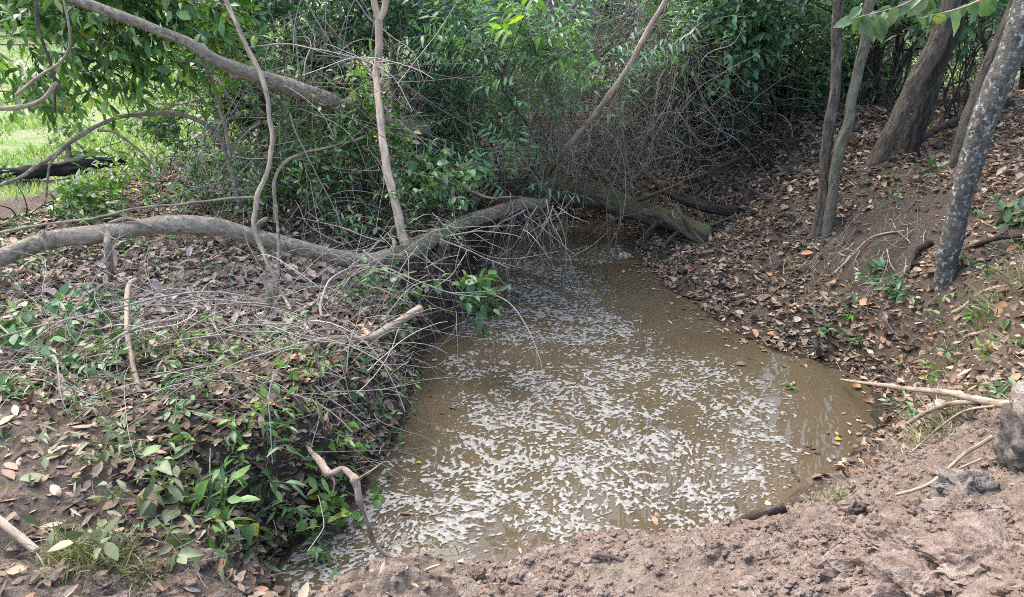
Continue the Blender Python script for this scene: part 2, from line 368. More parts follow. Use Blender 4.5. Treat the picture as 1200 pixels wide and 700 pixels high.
def ground_z(x, y, detail=1, full=False):
    x = np.asarray(x, float); y = np.asarray(y, float); z = np.zeros(len(x)); xy = np.stack([x, y], -1)
    for s in range(0, len(x), 20000):
        p = xy[s:s + 20000]; r2 = ((p[:, None] - cp[None, :, :2]) ** 2).sum(-1); z[s:s + 20000] = _k(r2) @ TW[:len(cp)] + TW[-3] + p @ TW[-2:]
    fr = sstep(14, 40, np.hypot(x, y)); z = z * (1 - fr) + 1.2 * fr
    d = shore_dist(x, y); d2 = d + (0.06 * fbm(xy3(x, y, 3.2), 3, 77) + .022 * fbm(xy3(x, y, 12), 2, 78)) * (np.abs(d) < 2)
    left = sstep(-0.15, -0.5, x) * sstep(2.75, 3.1, y)
    wd = 0.24 * left + 0.5 * (1 - left); near = sstep(3.3, 2.7, y); wd = wd * (1 - near) + 0.3 * near
    t = sstep(0.0, 1.0, np.clip(d2 / wd, 0, 1)) * 0.6 + 0.4 * np.clip(d2 / wd, 0, 1)
    z = np.where(d2 > 0, np.maximum(z, 0.06) * t + 0.0, np.maximum(d2 * 0.9, -0.5))
    if detail or full:
        zn = zones(x, y); mud = zn[:, 0] * sstep(0, .12, d); 
        rb = sstep(.8, 2.2, x) * sstep(3.2, 4.2, y) * sstep(11, 9, y)
        a = scar(x, y) * (.02 + .08 * fbm(xy3(x, y, 4.5), 5, 15) - .05 * np.abs(fbm(xy3(x, y, 7), 3, 16))) + fbm(xy3(x, y, 1.7), 4, 3) * (0.04 + .05 * rb) * sstep(0, .6, d) + fbm(xy3(x, y, 9.0), 3, 13) * 0.012 * sstep(0, .15, d)
        m = (mud > 0.02) & (y < 7); md = np.zeros_like(x); X, Yy = x[m], y[m]
        wx = X + 0.05 * vn(xy3(X, Yy, 9), 5); wy = Yy + 0.05 * vn(xy3(X, Yy, 9), 6)
        f1, c1 = worley(wx * 7, wy * 7, 1); f2, c2 = worley(wx * 17 + 3, wy * 17, 2); f3, c3 = worley(wx * 41, wy * 41 + 1, 3)
        patch = sstep(-.35, .3, fbm(xy3(X, Yy, 2.3), 2, 31))
        md[m] = (0.55 - f1) * 0.058 * (0.3 + c1) * patch + (0.5 - f2) * 0.050 * (0.3 + c2) * (0.45 + 0.55 * patch) + (0.5 - f3) * 0.020 * (0.3 + c3) + fbm(xy3(X, Yy, 5), 4, 51) * 0.022 + fbm(xy3(X, Yy, 26), 3, 57) * 0.009 + fbm(xy3(X, Yy, 2.1), 3, 58) * 0.04
        z = z + a + md * mud
        if full: return z, zn, d
    return z
def G(px, py, lift=0.0):
    """the point of the ground seen at that pixel of the photograph"""
    d = ray(px, py); t = np.linspace(1.5, 40, 4000); p = CAMP + d * t[:, None]
    b = p[:, 2] < np.maximum(ground_z(p[:, 0], p[:, 1], 0), 0.0); k = int(np.argmax(b)) if b.any() else len(t) - 1
    q = p[k].copy(); q[2] += lift; return q

def axis(segs):
    out = [np.array([segs[0][0]])]
    for a, b, st in segs: out.append(np.linspace(a, b, max(2, int((b - a) / st)) + 1)[1:])
    return np.concatenate(out)
gx = axis([(-400, -60, 40), (-60, -12, 3), (-12, -4, .25), (-4, -2.0, .035), (-2.0, 2.4, .016), (2.4, 5, .035), (5, 12, .25), (12, 60, 3), (60, 400, 40)])
gy = axis([(-200, -10, 30), (-10, 0, 1), (0, 1.4, .1), (1.4, 3.4, .013), (3.4, 5.5, .022), (5.5, 10, .045), (10, 16, .2), (16, 60, 2), (60, 500, 40)])
X, Yg = np.meshgrid(gx, gy); X = X.ravel(); Yg = Yg.ravel()
Z, ZN, SD = ground_z(X, Yg, 1, True)
nx, ny = len(gx), len(gy)
i = (np.arange(ny - 1)[:, None] * nx + np.arange(nx - 1)[None]).ravel()
gq = np.stack([i, i + 1, i + nx + 1, i + nx], -1)

m, t, b, out = new_mat('soil')
pz = world_pos(t)
z1 = attr(t, 'zone'); sp = t.nodes.new('ShaderNodeSeparateXYZ'); t.links.new(z1, sp.inputs[0])
n1, n2, n3 = noise(t, pz, 3.2, 6, .6), noise(t, pz, 22, 6, .65), noise(t, pz, 120, 4, .6)
soil = mixc(t, n2, (.04, .030, .022), (.15, .114, .085))
mud = mixc(t, 0.55, ramp(t, n1, [(.32, (.095, .066, .046)), (.5, (.175, .13, .097)), (.68, (.25, .203, .16))]), ramp(t, n2, [(.3, (.06, .043, .032)), (.7, (.29, .235, .188))]))
lawn = mixc(t, ramp(t, n1, [(.4, (0, 0, 0)), (.62, (1, 1, 1))]), mixc(t, n2, (.09, .165, .04), (.19, .29, .085)), mixc(t, n2, (.16, .16, .08), (.3, .31, .16)))
mn = t.nodes.new('ShaderNodeMath'); mn.operation = 'MULTIPLY_ADD'; t.links.new(n2, mn.inputs[0]); mn.inputs[1].default_value = .5; t.links.new(sp.outputs[0], mn.inputs[2])
c = mixc(t, ramp(t, mn.outputs[0], [(.55, (0, 0, 0)), (.85, (1, 1, 1))]), soil, mud)
c = mixc(t, ramp(t, sp.outputs[1], [(.35, (0, 0, 0)), (.7, (1, 1, 1))]), c, lawn)
c = mixc(t, sp.outputs[2], c, mixc(t, 1.0, c, (.42, .4, .37), 'MULTIPLY'))
t.links.new(c, b.inputs['Base Color']); rr = ramp(t, sp.outputs[2], [(0, (.95, .95, .95)), (1, (.45, .45, .45))]); t.links.new(rr, b.inputs['Roughness'])
b.inputs['Specular IOR Level'].default_value = .25
ad = t.nodes.new('ShaderNodeMath'); ad.operation = 'MULTIPLY_ADD'; t.links.new(n3, ad.inputs[0]); ad.inputs[1].default_value = .4; t.links.new(n2, ad.inputs[2])
bump(t, b, ad.outputs[0], 1.0, .03)
M_soil = m
wet = np.clip(1.25 - SD / (0.2 + .1 * vn(xy3(X, Yg, 2.5), 99)), 0, 1) * (SD > -5); wet = np.maximum(wet, .45 * scar(X, Yg))
g_ob = build('ground', [(np.stack([X, Yg, Z], -1), gq, None, None)], M_soil)
za = g_ob.data.attributes.new('zone', 'FLOAT_VECTOR', 'POINT'); za.data.foreach_set('vector', np.stack([ZN[:, 0], ZN[:, 1], wet], -1).astype(np.float32).ravel())
tag(g_ob, kind='structure')

# ------------------------------------------------------------------ water: one sheet over the pond
m, t, b, out = new_mat('muddy_water')
pz = world_pos(t); n1 = noise(t, pz, 0.9, 4)
c = ramp(t, n1, [(.3, (.066, .051, .030)), (.7, (.1, .078, .047))])
t.links.new(c, b.inputs['Base Color']); b.inputs['Roughness'].default_value = 0.0; b.inputs['IOR'].default_value = 1.33
mp = t.nodes.new('ShaderNodeMapping'); mp.inputs['Scale'].default_value = (1, 1, 1); t.links.new(pz, mp.inputs[0])
bump(t, b, noise(t, mp.outputs[0], 4, 2, .5), .045, .02)
M_water = m
wx, wy = np.meshgrid(np.linspace(-2.6, 4.2, 60), np.linspace(1.9, 10.2, 70)); nx = 60
i = (np.arange(69)[:, None] * nx + np.arange(59)[None]).ravel()
tag(build('water', [(np.stack([wx.ravel(), wy.ravel(), 0 * wx.ravel()], -1), np.stack([i, i + 1, i + nx + 1, i + nx], -1), None, None)], M_water), kind='structure')
#@@STAGE2
# ------------------------------------------------------------------ materials of wood and leaves
B_limb = bark_mat('limb_bark', (.16, .132, .098), (.42, .355, .27), (.26, .215, .16), 11, .7, ((.36, .34, .29), 20, .57), 1., .85)
B_log = bark_mat('log_bark', (.075, .062, .046), (.2, .165, .12), (.115, .095, .07), 9, .3, ((.17, .155, .12), 20, .6), .9, .9, (.09, .09, .045))
B_mottled = bark_mat('mottled_bark', (.06, .055, .046), (.14, .13, .11), (.09, .085, .07), 10, .8, ((.46, .46, .43), 34, .54), .7)
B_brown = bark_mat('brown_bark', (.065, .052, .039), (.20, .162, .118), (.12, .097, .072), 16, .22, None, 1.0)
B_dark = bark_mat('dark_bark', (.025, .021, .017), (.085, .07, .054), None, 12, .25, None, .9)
B_olive = bark_mat('olive_bark', (.085, .078, .055), (.21, .19, .14), (.14, .13, .095), 14, .3, ((.27, .26, .21), 30, .62), .7)
B_pale = bark_mat('pale_bark', (.34, .255, .19), (.58, .46, .36), (.44, .32, .235), 10, .2, None, .4)
B_stick = bark_mat('stick_bark', (.21, .16, .116), (.46, .37, .28), (.32, .25, .185), 12, .2, None, .5)
B_root = bark_mat('root_bark', (.06, .045, .036), (.2, .155, .125), None, 10, .2, None, .9)
B_char = bark_mat('charred_bark', (.012, .011, .01), (.05, .045, .04), None, 10, .3, None, 1.0)
def twig_mat(name, cols):
    m, t, b, out = new_mat(name); g = t.nodes.new('ShaderNodeNewGeometry')
    c = ramp(t, g.outputs['Random Per Island'], cols); c = mixc(t, .5, c, ramp(t, noise(t, g.outputs['Position'], 30, 3), [(.3, (.6, .6, .6)), (.7, (1.3, 1.3, 1.3))]), 'MULTIPLY')
    t.links.new(c, b.inputs['Base Color']); b.inputs['Roughness'].default_value = .85; b.inputs['Specular IOR Level'].default_value = .2; return m
T_grey = twig_mat('grey_twigs', [(0, (.10, .085, .07)), (.45, (.20, .17, .145)), (.8, (.31, .27, .235)), (1, (.42, .37, .325))])
T_brown = twig_mat('brown_twigs', [(0, (.075, .063, .052)), (.5, (.155, .132, .11)), (.85, (.25, .215, .185)), (1, (.37, .33, .285))])
T_straw = twig_mat('straw_twigs', [(0, (.085, .07, .056)), (.4, (.185, .155, .125)), (.75, (.31, .27, .225)), (1, (.45, .41, .35))])
T_green = twig_mat('green_stems', [(0, (.07, .075, .03)), (1, (.16, .14, .07))])
L_mid = leaf_mat('mid_green_leaf', [(0, (0.0375, 0.0813, 0.025)), (0.35, (0.0688, 0.15, 0.04)), (0.7, (0.1125, 0.2188, 0.0562)), (0.93, (0.1875, 0.3125, 0.0875)), (1, (0.325, 0.2875, 0.1))], .36, .3)
L_dark = leaf_mat('dark_green_leaf', [(0, (0.0275, 0.0625, 0.0325)), (0.5, (0.0562, 0.1225, 0.055)), (0.85, (0.0938, 0.1875, 0.0775)), (1, (0.1625, 0.25, 0.0938))], .36, .22)
L_cool = leaf_mat('cool_green_leaf', [(0, (0.0562, 0.125, 0.075)), (0.5, (0.1063, 0.2188, 0.1187)), (0.85, (0.15, 0.2875, 0.1438)), (1, (0.2125, 0.35, 0.15))], .4, .3)
L_bright = leaf_mat('bright_green_leaf', [(0, (0.066, 0.154, 0.0275)), (0.5, (0.11, 0.242, 0.044)), (0.9, (0.176, 0.33, 0.055)), (1, (0.33, 0.396, 0.088))], .38, .4)
L_cut = leaf_mat('cut_green_leaf', [(0, (0.0345, 0.0747, 0.0287)), (0.35, (0.0633, 0.1437, 0.0483)), (0.7, (0.115, 0.2242, 0.0805)), (0.88, (0.184, 0.299, 0.1265)), (0.96, (0.299, 0.368, 0.23)), (1, (0.23, 0.184, 0.092))], .38, .25)
L_wilt = leaf_mat('wilted_leaf', [(0, (.06, .08, .035)), (.4, (.11, .14, .06)), (.75, (.17, .2, .1)), (1, (.25, .26, .16))], .5, .25)
L_big = leaf_mat('broad_pale_leaf', [(0, (.06, .12, .055)), (.5, (.095, .165, .085)), (.85, (.14, .21, .12)), (1, (.17, .19, .06))], .35, .35)
L_far = leaf_mat('far_leaf', [(0, (.03, .07, .02)), (.5, (.06, .13, .03)), (1, (.12, .2, .05))], .5, .3)
L_litter = leaf_mat('dry_leaf', [(0, (0.0576, 0.0422, 0.0296)), (0.3, (0.128, 0.0922, 0.0638)), (0.6, (0.2432, 0.1702, 0.1163)), (0.8, (0.3584, 0.2624, 0.1858)), (0.92, (0.4608, 0.3776, 0.285)), (0.97, (0.2944, 0.1408, 0.0684)), (1, (0.576, 0.4864, 0.3648))], .7, .1, (1.2, 1, .8), .2)
L_orange = leaf_mat('orange_dry_leaf', [(0, (.30, .15, .075)), (.5, (.42, .22, .11)), (1, (.48, .34, .24))], .6, .1, (1.2, 1, .8), .2)
L_yellow = leaf_mat('yellow_leaf', [(0, (.5, .4, .03)), (1, (.55, .48, .06))], .5, .3)
L_grass = leaf_mat('grass_blade', [(0, (.09, .16, .045)), (.5, (.16, .25, .085)), (.8, (.27, .34, .15)), (1, (.36, .34, .2))], .5, .35)
L_drygrass = leaf_mat('pale_grass_blade', [(0, (.09, .10, .04)), (.5, (.17, .18, .085)), (.8, (.26, .25, .13)), (1, (.38, .34, .22))], .6, .25)

FLAT = leaf_tpl([(0, .015), (.2, .15), (.5, .24), (.8, .16), (1, .02)], .12, .1)
MEDIUM = leaf_tpl([(0, .012), (.2, .13), (.5, .19), (.8, .12), (1, .006)], 0.35, 0.25)
NARROW = leaf_tpl([(0, .012), (.2, .1), (.5, .145), (.8, .085), (1, .005)], 0.4, 0.3)
def twig_parts(tp, N, mat, o, name='twigs', single='twig'):
    if N > 14: return tag(build(name, [tp], mat, o), kind='stuff')
    nv = len(tp[0]) // N; nq = len(tp[1]) // N
    for k in range(N): build(single, [(tp[0][k * nv:(k + 1) * nv], tp[1][k * nq:(k + 1) * nq] - k * nv, None, tp[3][k * nv:(k + 1) * nv])], mat, o)
def hp(pts): return np.array(pts)
def rand_ground(N, f, box):
    """N points of the ground with density f(x, y) in 0..1"""
    out = [np.zeros((0, 3))]; tot = 0; it = 0
    while tot < N and it < 60:
        it += 1
        x = rng.uniform(box[0], box[1], 6000); y = rng.uniform(box[2], box[3], 6000); k = rng.random(6000) < f(x, y)
        x, y = x[k], y[k]; out.append(np.stack([x, y, ground_z(x, y)], -1)); tot += len(x)
    return np.concatenate(out)[:N]
def lying(N, tilt=.35):
    """directions and normals of leaves lying about"""
    a = rng.uniform(0, 2 * pi, N); d = np.stack([np.cos(a), np.sin(a), rng.normal(size=N) * tilt * .6], -1)
    n = np.stack([rng.normal(size=N) * tilt, rng.normal(size=N) * tilt, np.ones(N)], -1); return d, n

# ------------------------------------------------------------------ fallen wood: the big limb, the log, leaning trunks
def wood(name, label, cat, main, mat, extra=(), group=None, trunk='trunk'):
    """main and extra: (part name, tube part, material or None)"""
    o = thing(name, main[0][:1].mean(0) if isinstance(main, np.ndarray) else main[0][:8].mean(0), label, cat, group)
    build(trunk, [main], mat, o)
    for nm, tb, mt in extra: build(nm, [tb], mt or mat, o)
    return o
LIMB = [W(-60, 318, 1.03), W(10, 300, 1.06), W(70, 281, 1.1), W(130, 272, 1.13), W(200, 266, 1.15), W(262, 266, 1.12), W(320, 281, 1.0), W(370, 296, .86), W(425, 306, .72), W(475, 297, .7), W(530, 266, .74), W(600, 243, .74), W(640, 236, .72)]
stub = limb([W(128, 266, 1.14), W(126, 285, 1.1), W(128, 305, .98), W(130, 328, .8)], .026, .02, 20, 8, .15)
stub2 = limb([W(520, 285, .7), W(512, 305, .5), W(500, 325, .3), W(488, 350, .1)], .03, .022, 20, 8, .15)
stub3 = limb([W(128, 262, 1.18), W(150, 256, 1.22), W(168, 262, 1.2), W(178, 266, 1.18)], .014, .008, 16, 6, .15)
wood('fallen_limb', 'long curved grey brown limb arching low across the left bank to the pond', 'fallen limb',
     limb(LIMB, [.05, .055, .06, .054, .058, .06, .055, .056, .06, .066, .062, .057, .05], n=110, S=18, rough=.16, wig=.02, rs=4), B_limb,
     [('branch_stub', limb([W(300, 272, 1.06), W(304, 262, 1.12), W(312, 256, 1.16)], .022, .014, 12, 8, .3), None), ('branch_stub', limb([W(455, 300, .74), W(462, 288, .8), W(461, 280, .84)], .024, .012, 12, 8, .3), None), ('branch_stub', limb([W(60, 284, 1.1), W(52, 276, 1.15), W(50, 270, 1.18)], .02, .012, 12, 8, .3), None), ('branch_stub', stub, None), ('branch_stub', stub2, None), ('branch_stub', stub3, None)])
LOG = [W(560, 208, .62), W(640, 222, .5), W(700, 232, .44), W(760, 250, .34), W(832, 276, .26)]
rail = limb([W(755, 248, .52), W(775, 255, .42), W(800, 270, .3), W(822, 284, .2)], .045, .035, 24, 8, .15)
prop = limb([W(792, 240, .55), W(800, 255, .45), W(812, 272, .3), W(826, 286, .2)], .028, .02, 20, 7, .15)
leg1 = limb([W(775, 258, .4), W(762, 270, .25), W(748, 288, .05)], .035, .03, 16, 7, .15)
leg2 = limb([W(800, 268, .3), W(788, 278, .18), W(780, 286, .12)], .03, .025, 14, 7, .15)
wood('fallen_log', 'thick mossy log fallen across the far end of the pond', 'log', limb(LOG, [.13, .135, .135, .12, .075], n=60, S=18, rough=.14, wig=.02), B_log,
     [('broken_branch', limb([W(745, 236, .45), W(772, 226, .62), W(800, 214, .8)], .03, .014, 18, 7, .2), None), ('broken_branch', limb([W(815, 268, .3), W(838, 262, .34), W(862, 252, .42)], .025, .012, 16, 7, .2), None), ('splintered_rail', rail, None), ('broken_branch', prop, None), ('branch_stub', leg1, None), ('branch_stub', leg2, None)])
root = thing('fallen_branch', W(860, 245, .4), 'dark crooked branch lying behind the mossy log', 'fallen branch')
build('stem', [limb([W(770, 218, .6), W(800, 232, .55), W(845, 246, .45), W(872, 244, .45), (W(880, 225, .6))], .05, .07, 40, 10, .2)], B_dark, root)
build('side_branch', [limb([W(790, 216, .7), W(815, 208, .8), W(870, 185, .95)], .03, .02, 20, 7, .2)], B_dark, root)
build('root', [limb([W(868, 245, .45), W(880, 262, .36), W(892, 270, .32)], .05, .02, 16, 7, .2)], B_dark, root)

# the leaning trunk at back left, broken by the rear
wood('leaning_tree', 'thin grey trunk leaning down from upper left into the dry thicket', 'leaning trunk',
     limb([Y(40, -22, 5.2), Y(110, 10, 5.2), Y(205, 42, 5.35), Y(260, 72, 5.5), Y(320, 98, 5.75), Y(380, 117, 6.1), Y(450, 145, 6.8), Y(500, 152, 7.3)], [.032, .034, .037, .043, .055, .062, .07, .078], n=80, S=14, rough=.15, wig=.02), B_limb,
     [('broken_end', limb([Y(487, 158, 7.48), Y(490, 140, 7.46), Y(488, 120, 7.44), Y(498, 108, 7.42)], .06, .03, 20, 9, .3), None),
      ('branch_stub', limb([Y(300, 92, 5.66), Y(285, 88, 5.6), Y(270, 88, 5.55)], .038, .03, 14, 8, .2), None)])
t_ = G(318, 215)

c_ = G(60, 213)
wood('charred_log', 'black charred log lying at the edge of the lawn', 'log',
     limb([G(-40, 214, .07), G(20, 212, .07), G(70, 208, .08), G(105, 201, .09), G(150, 196, .08)], [.07, .08, .075, .085, .05], n=60, S=12, rough=.35, rs=6), B_char,
     [('branch_stub', limb([G(82, 205, .08), G(84, 198, .17), G(86, 195, .22)], .035, .02, 10, 7, .3), None)])

# ------------------------------------------------------------------ standing trees on the right bank; their crowns rise above the picture
def tree(name, label, pts, r, mat, crown, n_sp, lmat, leafL=.13, group=None, flare=.35, branches=4, S=14, wig=.03, rough=.12, cat='tree', nleaf=8, gap=.0, tpl=OVAL):
    pts = [np.asarray(p, float) for p in pts]
    o = thing(name, pts[0], label, cat, group)
    pts = [pts[0] - np.array([0, 0, .15])] + pts
    build('trunk', [limb(pts, [r[0]] + list(r), n=70, S=S, rough=rough, wig=wig, flare=flare)], mat, o)
    cc, crad = crown; cc = np.asarray(cc, float)
    P = blob(cc, crad, n_sp, gap, .9, int(rng.integers(999)))
    top = pts[-1]
    for k in range(branches):
        e = P[rng.integers(len(P))]; mid = (top + e) / 2 + rng.normal(size=3) * .2
        build('branch', [limb([top - (top - pts[-2]) * .3 * rng.random(), mid, e], r[-1] * .8, r[-1] * .2, 16, 6, .1)], mat, o)
    d = nrm(P - cc) + rng.normal(size=P.shape) * .5
    lp, tp = sprays(P, d, .4, nleaf, leafL, tpl, .35)
    build('foliage', [lp], lmat, o); tag(build('twigs', [tp], T_brown, o), kind='stuff')
    return o
b1 = G(967, 272)
tree('slim_tree', 'slim straight olive grey tree forking from the same foot, right stem leaning right', [b1 + np.array([.03, 0, 0]), Y(978, 215, b1[1]), Y(990, 150, b1[1] + .02), Y(1003, 90, b1[1] + .05), Y(1014, 40, b1[1] + .05), Y(1030, -60, b1[1]), Y(1050, -300, b1[1])], [.052, .046, .044, .042, .04, .038, .03],
     B_olive, ((3.6, 7.2, 5.4), (1.3, 1.3, 1.0)), 200, L_dark, group=None, flare=.25)
tree('slim_tree', 'slim dark stained grey tree, left stem of the pair on the right bank', [b1 + np.array([-.06, .06, 0]), Y(964, 215, b1[1] + .1), Y(972, 140, b1[1] + .1), Y(978, 90, b1[1] + .12), Y(982, 20, b1[1] + .1), Y(990, -80, b1[1]), Y(1000, -300, b1[1])], [.05, .044, .046, .043, .044, .04, .03],
     bark_mat('stained_bark', (.05, .042, .034), (.19, .16, .125), (.10, .085, .065), 12, .25, ((.03, .026, .022), 9, .62), .8), ((2.4, 8.2, 5.6), (1.4, 1.4, 1.0)), 220, L_dark, flare=.25)
b2 = G(1026, 195)
tree('leaning_tree', 'stout brown tree leaning to the right, lit tan bark', [b2, Y(1045, 155, b2[1]), Y(1072, 100, b2[1]), Y(1098, 45, b2[1]), Y(1120, -10, b2[1]), Y(1170, -150, b2[1] + .1), Y(1230, -350, b2[1] + .2)], [.08, .08, .081, .081, .08, .078, .07],
     B_brown, ((6.6, 8.6, 6.0), (2.0, 1.8, 1.4)), 260, L_dark, flare=.5, S=18)
b3 = G(1062, 178)
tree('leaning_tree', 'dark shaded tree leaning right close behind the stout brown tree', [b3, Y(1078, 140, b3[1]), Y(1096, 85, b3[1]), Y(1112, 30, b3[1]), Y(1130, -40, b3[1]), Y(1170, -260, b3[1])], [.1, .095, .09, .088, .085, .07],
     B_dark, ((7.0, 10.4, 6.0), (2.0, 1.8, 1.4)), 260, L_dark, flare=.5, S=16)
b4 = G(1104, 340)
tree('mottled_tree', 'grey tree spotted with pale lichen, leaning out of the picture at right', [b4, Y(1111, 295, b4[1]), Y(1124, 235, b4[1]), Y(1143, 170, b4[1]), Y(1165, 105, b4[1]), Y(1188, 40, b4[1]), Y(1222, -60, b4[1]), Y(1290, -260, b4[1])], [.066, .068, .07, .073, .074, .073, .07, .055],
     B_mottled, ((5.6, 6.6, 5.6), (1.6, 1.8, 1.3)), 350, L_mid, flare=.3, S=18)
b5 = G(1122, 190)
tree('slanted_tree', 'thin brown tree slanting right between the dark tree and the spotted grey tree', [b5, Y(1128, 165, b5[1]), Y(1146, 110, b5[1]), Y(1166, 60, b5[1]), Y(1184, 15, b5[1]), Y(1230, -90, b5[1]), Y(1290, -280, b5[1])], [.062, .058, .055, .055, .053, .05, .04],
     B_brown, ((6.5, 7.5, 5.2), (1.5, 1.5, 1.2)), 350, L_dark, flare=.2)

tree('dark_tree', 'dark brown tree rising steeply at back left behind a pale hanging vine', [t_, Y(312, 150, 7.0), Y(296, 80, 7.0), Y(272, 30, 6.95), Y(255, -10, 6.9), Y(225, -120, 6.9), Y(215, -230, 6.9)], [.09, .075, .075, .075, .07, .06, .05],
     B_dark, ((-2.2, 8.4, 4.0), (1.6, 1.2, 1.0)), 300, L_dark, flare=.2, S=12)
# trees further back, each its own trunk and crown
spec = [(818, 168, 9.6, 835, .05), (868, 160, 10.5, 862, .04), (905, 165, 11.0, 912, .06), (935, 150, 12.0, 948, .05), (700, 120, 11.5, 716, .05), (765, 130, 11.0, 770, .07), (622, 120, 12.5, 612, .06), (540, 110, 11.5, 520, .07), (1008, 140, 11.5, 1035, .055), (1150, 120, 12.5, 1165, .07), (1090, 118, 13.5, 1075, .05), (985, 118, 13.5, 970, .07), (460, 110, 11.0, 470, .06), (1190, 130, 11.0, 1215, .06)]
for k, (px, py, yy, tx, r) in enumerate(spec):
    p0 = Y(px, py, yy); p0[2] = ground_z(p0[:1], p0[1:2], 0)[0]
    p2 = Y(tx, -30, yy); p3 = p2 + (p2 - p0) * (np.array([1.2, 1, .8]) if p0[0] > 1.2 else np.array([.4, .3, .25])) + rng.normal(size=3) * np.array([.3, .3, 0])
    tree('woodland_tree', 'slender dark woodland tree in the shaded thicket behind the pond', [p0, (p0 + p2) / 2 + rng.normal(size=3) * .06, p2, p3], [r, r * .92, r * .85, r * .55], B_dark if k % 3 else B_olive,
         ((p3[0] + rng.normal() * .4, p3[1] + (-.8 if p0[0] < 1.2 else -1.4) + rng.normal() * .4, (3.1 if p0[0] < 1.2 else 6.4) + rng.random() * 1.0), (1.8, 1.3, 1.0)), 380 if p0[0] < 1.2 else 170, L_dark, .12, 'slender trees behind the pond', S=9, branches=5, gap=.1)
for k in range(40):
    px = rng.uniform(770, 1195); yy = rng.uniform(8.6, 12.5); p0 = Y(px, 150, yy); p0[2] = ground_z(p0[:1], p0[1:2], 0)[0]; ln = rng.normal() * .35
    pts = [p0 - np.array([0, 0, .05]), p0 + np.array([ln * .3, 0, .8]) + .08 * rng.normal(size=3), p0 + np.array([ln * .8, .1, 1.8]) + .12 * rng.normal(size=3), p0 + np.array([ln * 1.6, .1, 3.2])]
    r_ = rng.uniform(.012, .036)
    o = thing('thin_sapling', p0, 'thin dark bare sapling stem in the shade behind the right bank', 'sapling', 'thin saplings behind the right bank')
    build('stem', [limb(pts, r_, r_ * .6, 30, 7, .15, .04)], B_dark, o)
    for q_ in range(3):
        b0 = cr(pts, 30)[rng.integers(8, 26)]; build('branch', [limb([b0, b0 + np.array([*rng.normal(size=2) * .25, .15]), b0 + np.array([*rng.normal(size=2) * .6, .35])], r_ * .5, r_ * .2, 12, 5, .1)], B_dark, o)
# far trees beyond the lawn
for k in range(16):
    x0 = -26 + k * 3.9 + rng.normal() * .8; y0 = 27 + rng.random() * 9; z0 = ground_z(np.array([x0]), np.array([y0]), 0)[0]; hgt = 6 + rng.random() * 3
    o = thing('far_tree', (x0, y0, z0), 'light green tree standing far beyond the lawn', 'tree', 'trees beyond the lawn')
    build('trunk', [limb([(x0, y0, z0 - .2), (x0 + .2, y0, z0 + 2), (x0, y0, z0 + hgt * .6)], .22, .12, 20, 8, .1)], B_olive, o)
    P = np.concatenate([blob((x0, y0, z0 + hgt * .6), (2.6, 2.4, hgt * .42), 420, 0, .5, k), blob((x0, y0, z0 + 1.2), (2.4, 1.6, 1.2), 160, 0, .5, k + 40)])
    lp, tp = sprays(P, nrm(P - np.array([x0, y0, z0 + hgt * .5])) + .5 * rng.normal(size=P.shape), .8, 8, .34, FARL, .3)
    build('foliage', [lp], L_far, o)

# ------------------------------------------------------------------ bushes and thickets
def bush(name, label, cen, rad, n_sp, lmat, leafL, tpl, tw=.3, nleaf=8, planar=False, group=None, base=None, stems=8, stem_mat=None, droop=.3, gap=0., dirv=None, cat='bush', srad=.008, twmat=None, rad_t=.003, up=.6):
    cen = np.asarray(cen, float); cen[2] = max(cen[2], ground_z(cen[:1], cen[1:2], 0)[0] + rad[2] * .5)
    if base is None: base = cen.copy(); base[2] = ground_z(cen[:1], cen[1:2], 0)[0]
    o = thing(name, base, label, cat, group)
    P = blob(cen, rad, n_sp, gap, 1.6, int(rng.integers(999)))
    if len(P) < 3: P = cen + rng.normal(size=(n_sp, 3)) * np.asarray(rad) * .5
    d = nrm(P - base) * .7 + nrm(P - cen) * .5 + rng.normal(size=P.shape) * .4
    if dirv is not None: d = np.asarray(dirv) + rng.normal(size=P.shape) * .5
    lp, tp = sprays(P, d, tw, nleaf, leafL, tpl, droop, planar, rad_t, up=up)
    build('foliage', [lp], lmat, o); twig_parts(tp, len(P), twmat or T_brown, o)
    st = []
    for k in range(stems):
        e = P[rng.integers(len(P))]; b0 = base + np.array([*(rng.normal(size=2) * min(rad[0], rad[1]) * .25), -.05])
        st.append(cr([b0] + [b0 + (e - b0) * f_ + rng.normal(size=3) * .09 * np.linalg.norm(e - b0) ** .5 for f_ in (.25, .5, .75)] + [e], 18))
    for s in st: build('stem', [tubes(s, np.linspace(srad, srad * .35, 18), 5)], stem_mat or B_dark, o)
    return o
# top left: branches hanging into the picture from a tree beside the camera's left
bx = Y(-130, 330, 5.2); bx[2] = ground_z(bx[:1], bx[1:2], 0)[0]
bush('overhanging_tree', 'leafy tree branches with long dark green leaves hanging over the lawn at top left', Y(90, 2, 6.0), (1.1, .5, .62), 400, L_mid, .11, MEDIUM, .34, 8, base=Y(-300, 20, 6.0), stems=4, srad=.016, droop=.5, gap=-.1, cat='tree', stem_mat=B_limb)
bush('overhanging_tree', 'bright leafed branches at top left between the grey leaning trunk and hanging leaves', Y(195, 25, 6.8), (.6, .4, .5), 170, L_bright, .105, MEDIUM, .3, 7, base=Y(-300, 60, 6.5), stems=2, srad=.012, droop=.55, cat='tree', stem_mat=B_limb)
bush('leafy_bush', 'small bright yellow green bush seen through a gap beside the leaning trunk', Y(235, 62, 9.2), (.35, .3, .3), 60, L_bright, .12, BROAD, .2, 7, stems=4)
bush('leafy_bush', 'pale green bush behind the left thicket above the lawn edge', Y(215, 110, 8.4), (.7, .5, .5), 110, L_mid, .085, OVAL, .3, 8)
bush('leafy_bush', 'low green bush at the lawn edge under the arching stem', Y(190, 212, 6.9), (.7, .5, .28), 90, L_mid, .075, OVAL, .22, 7)
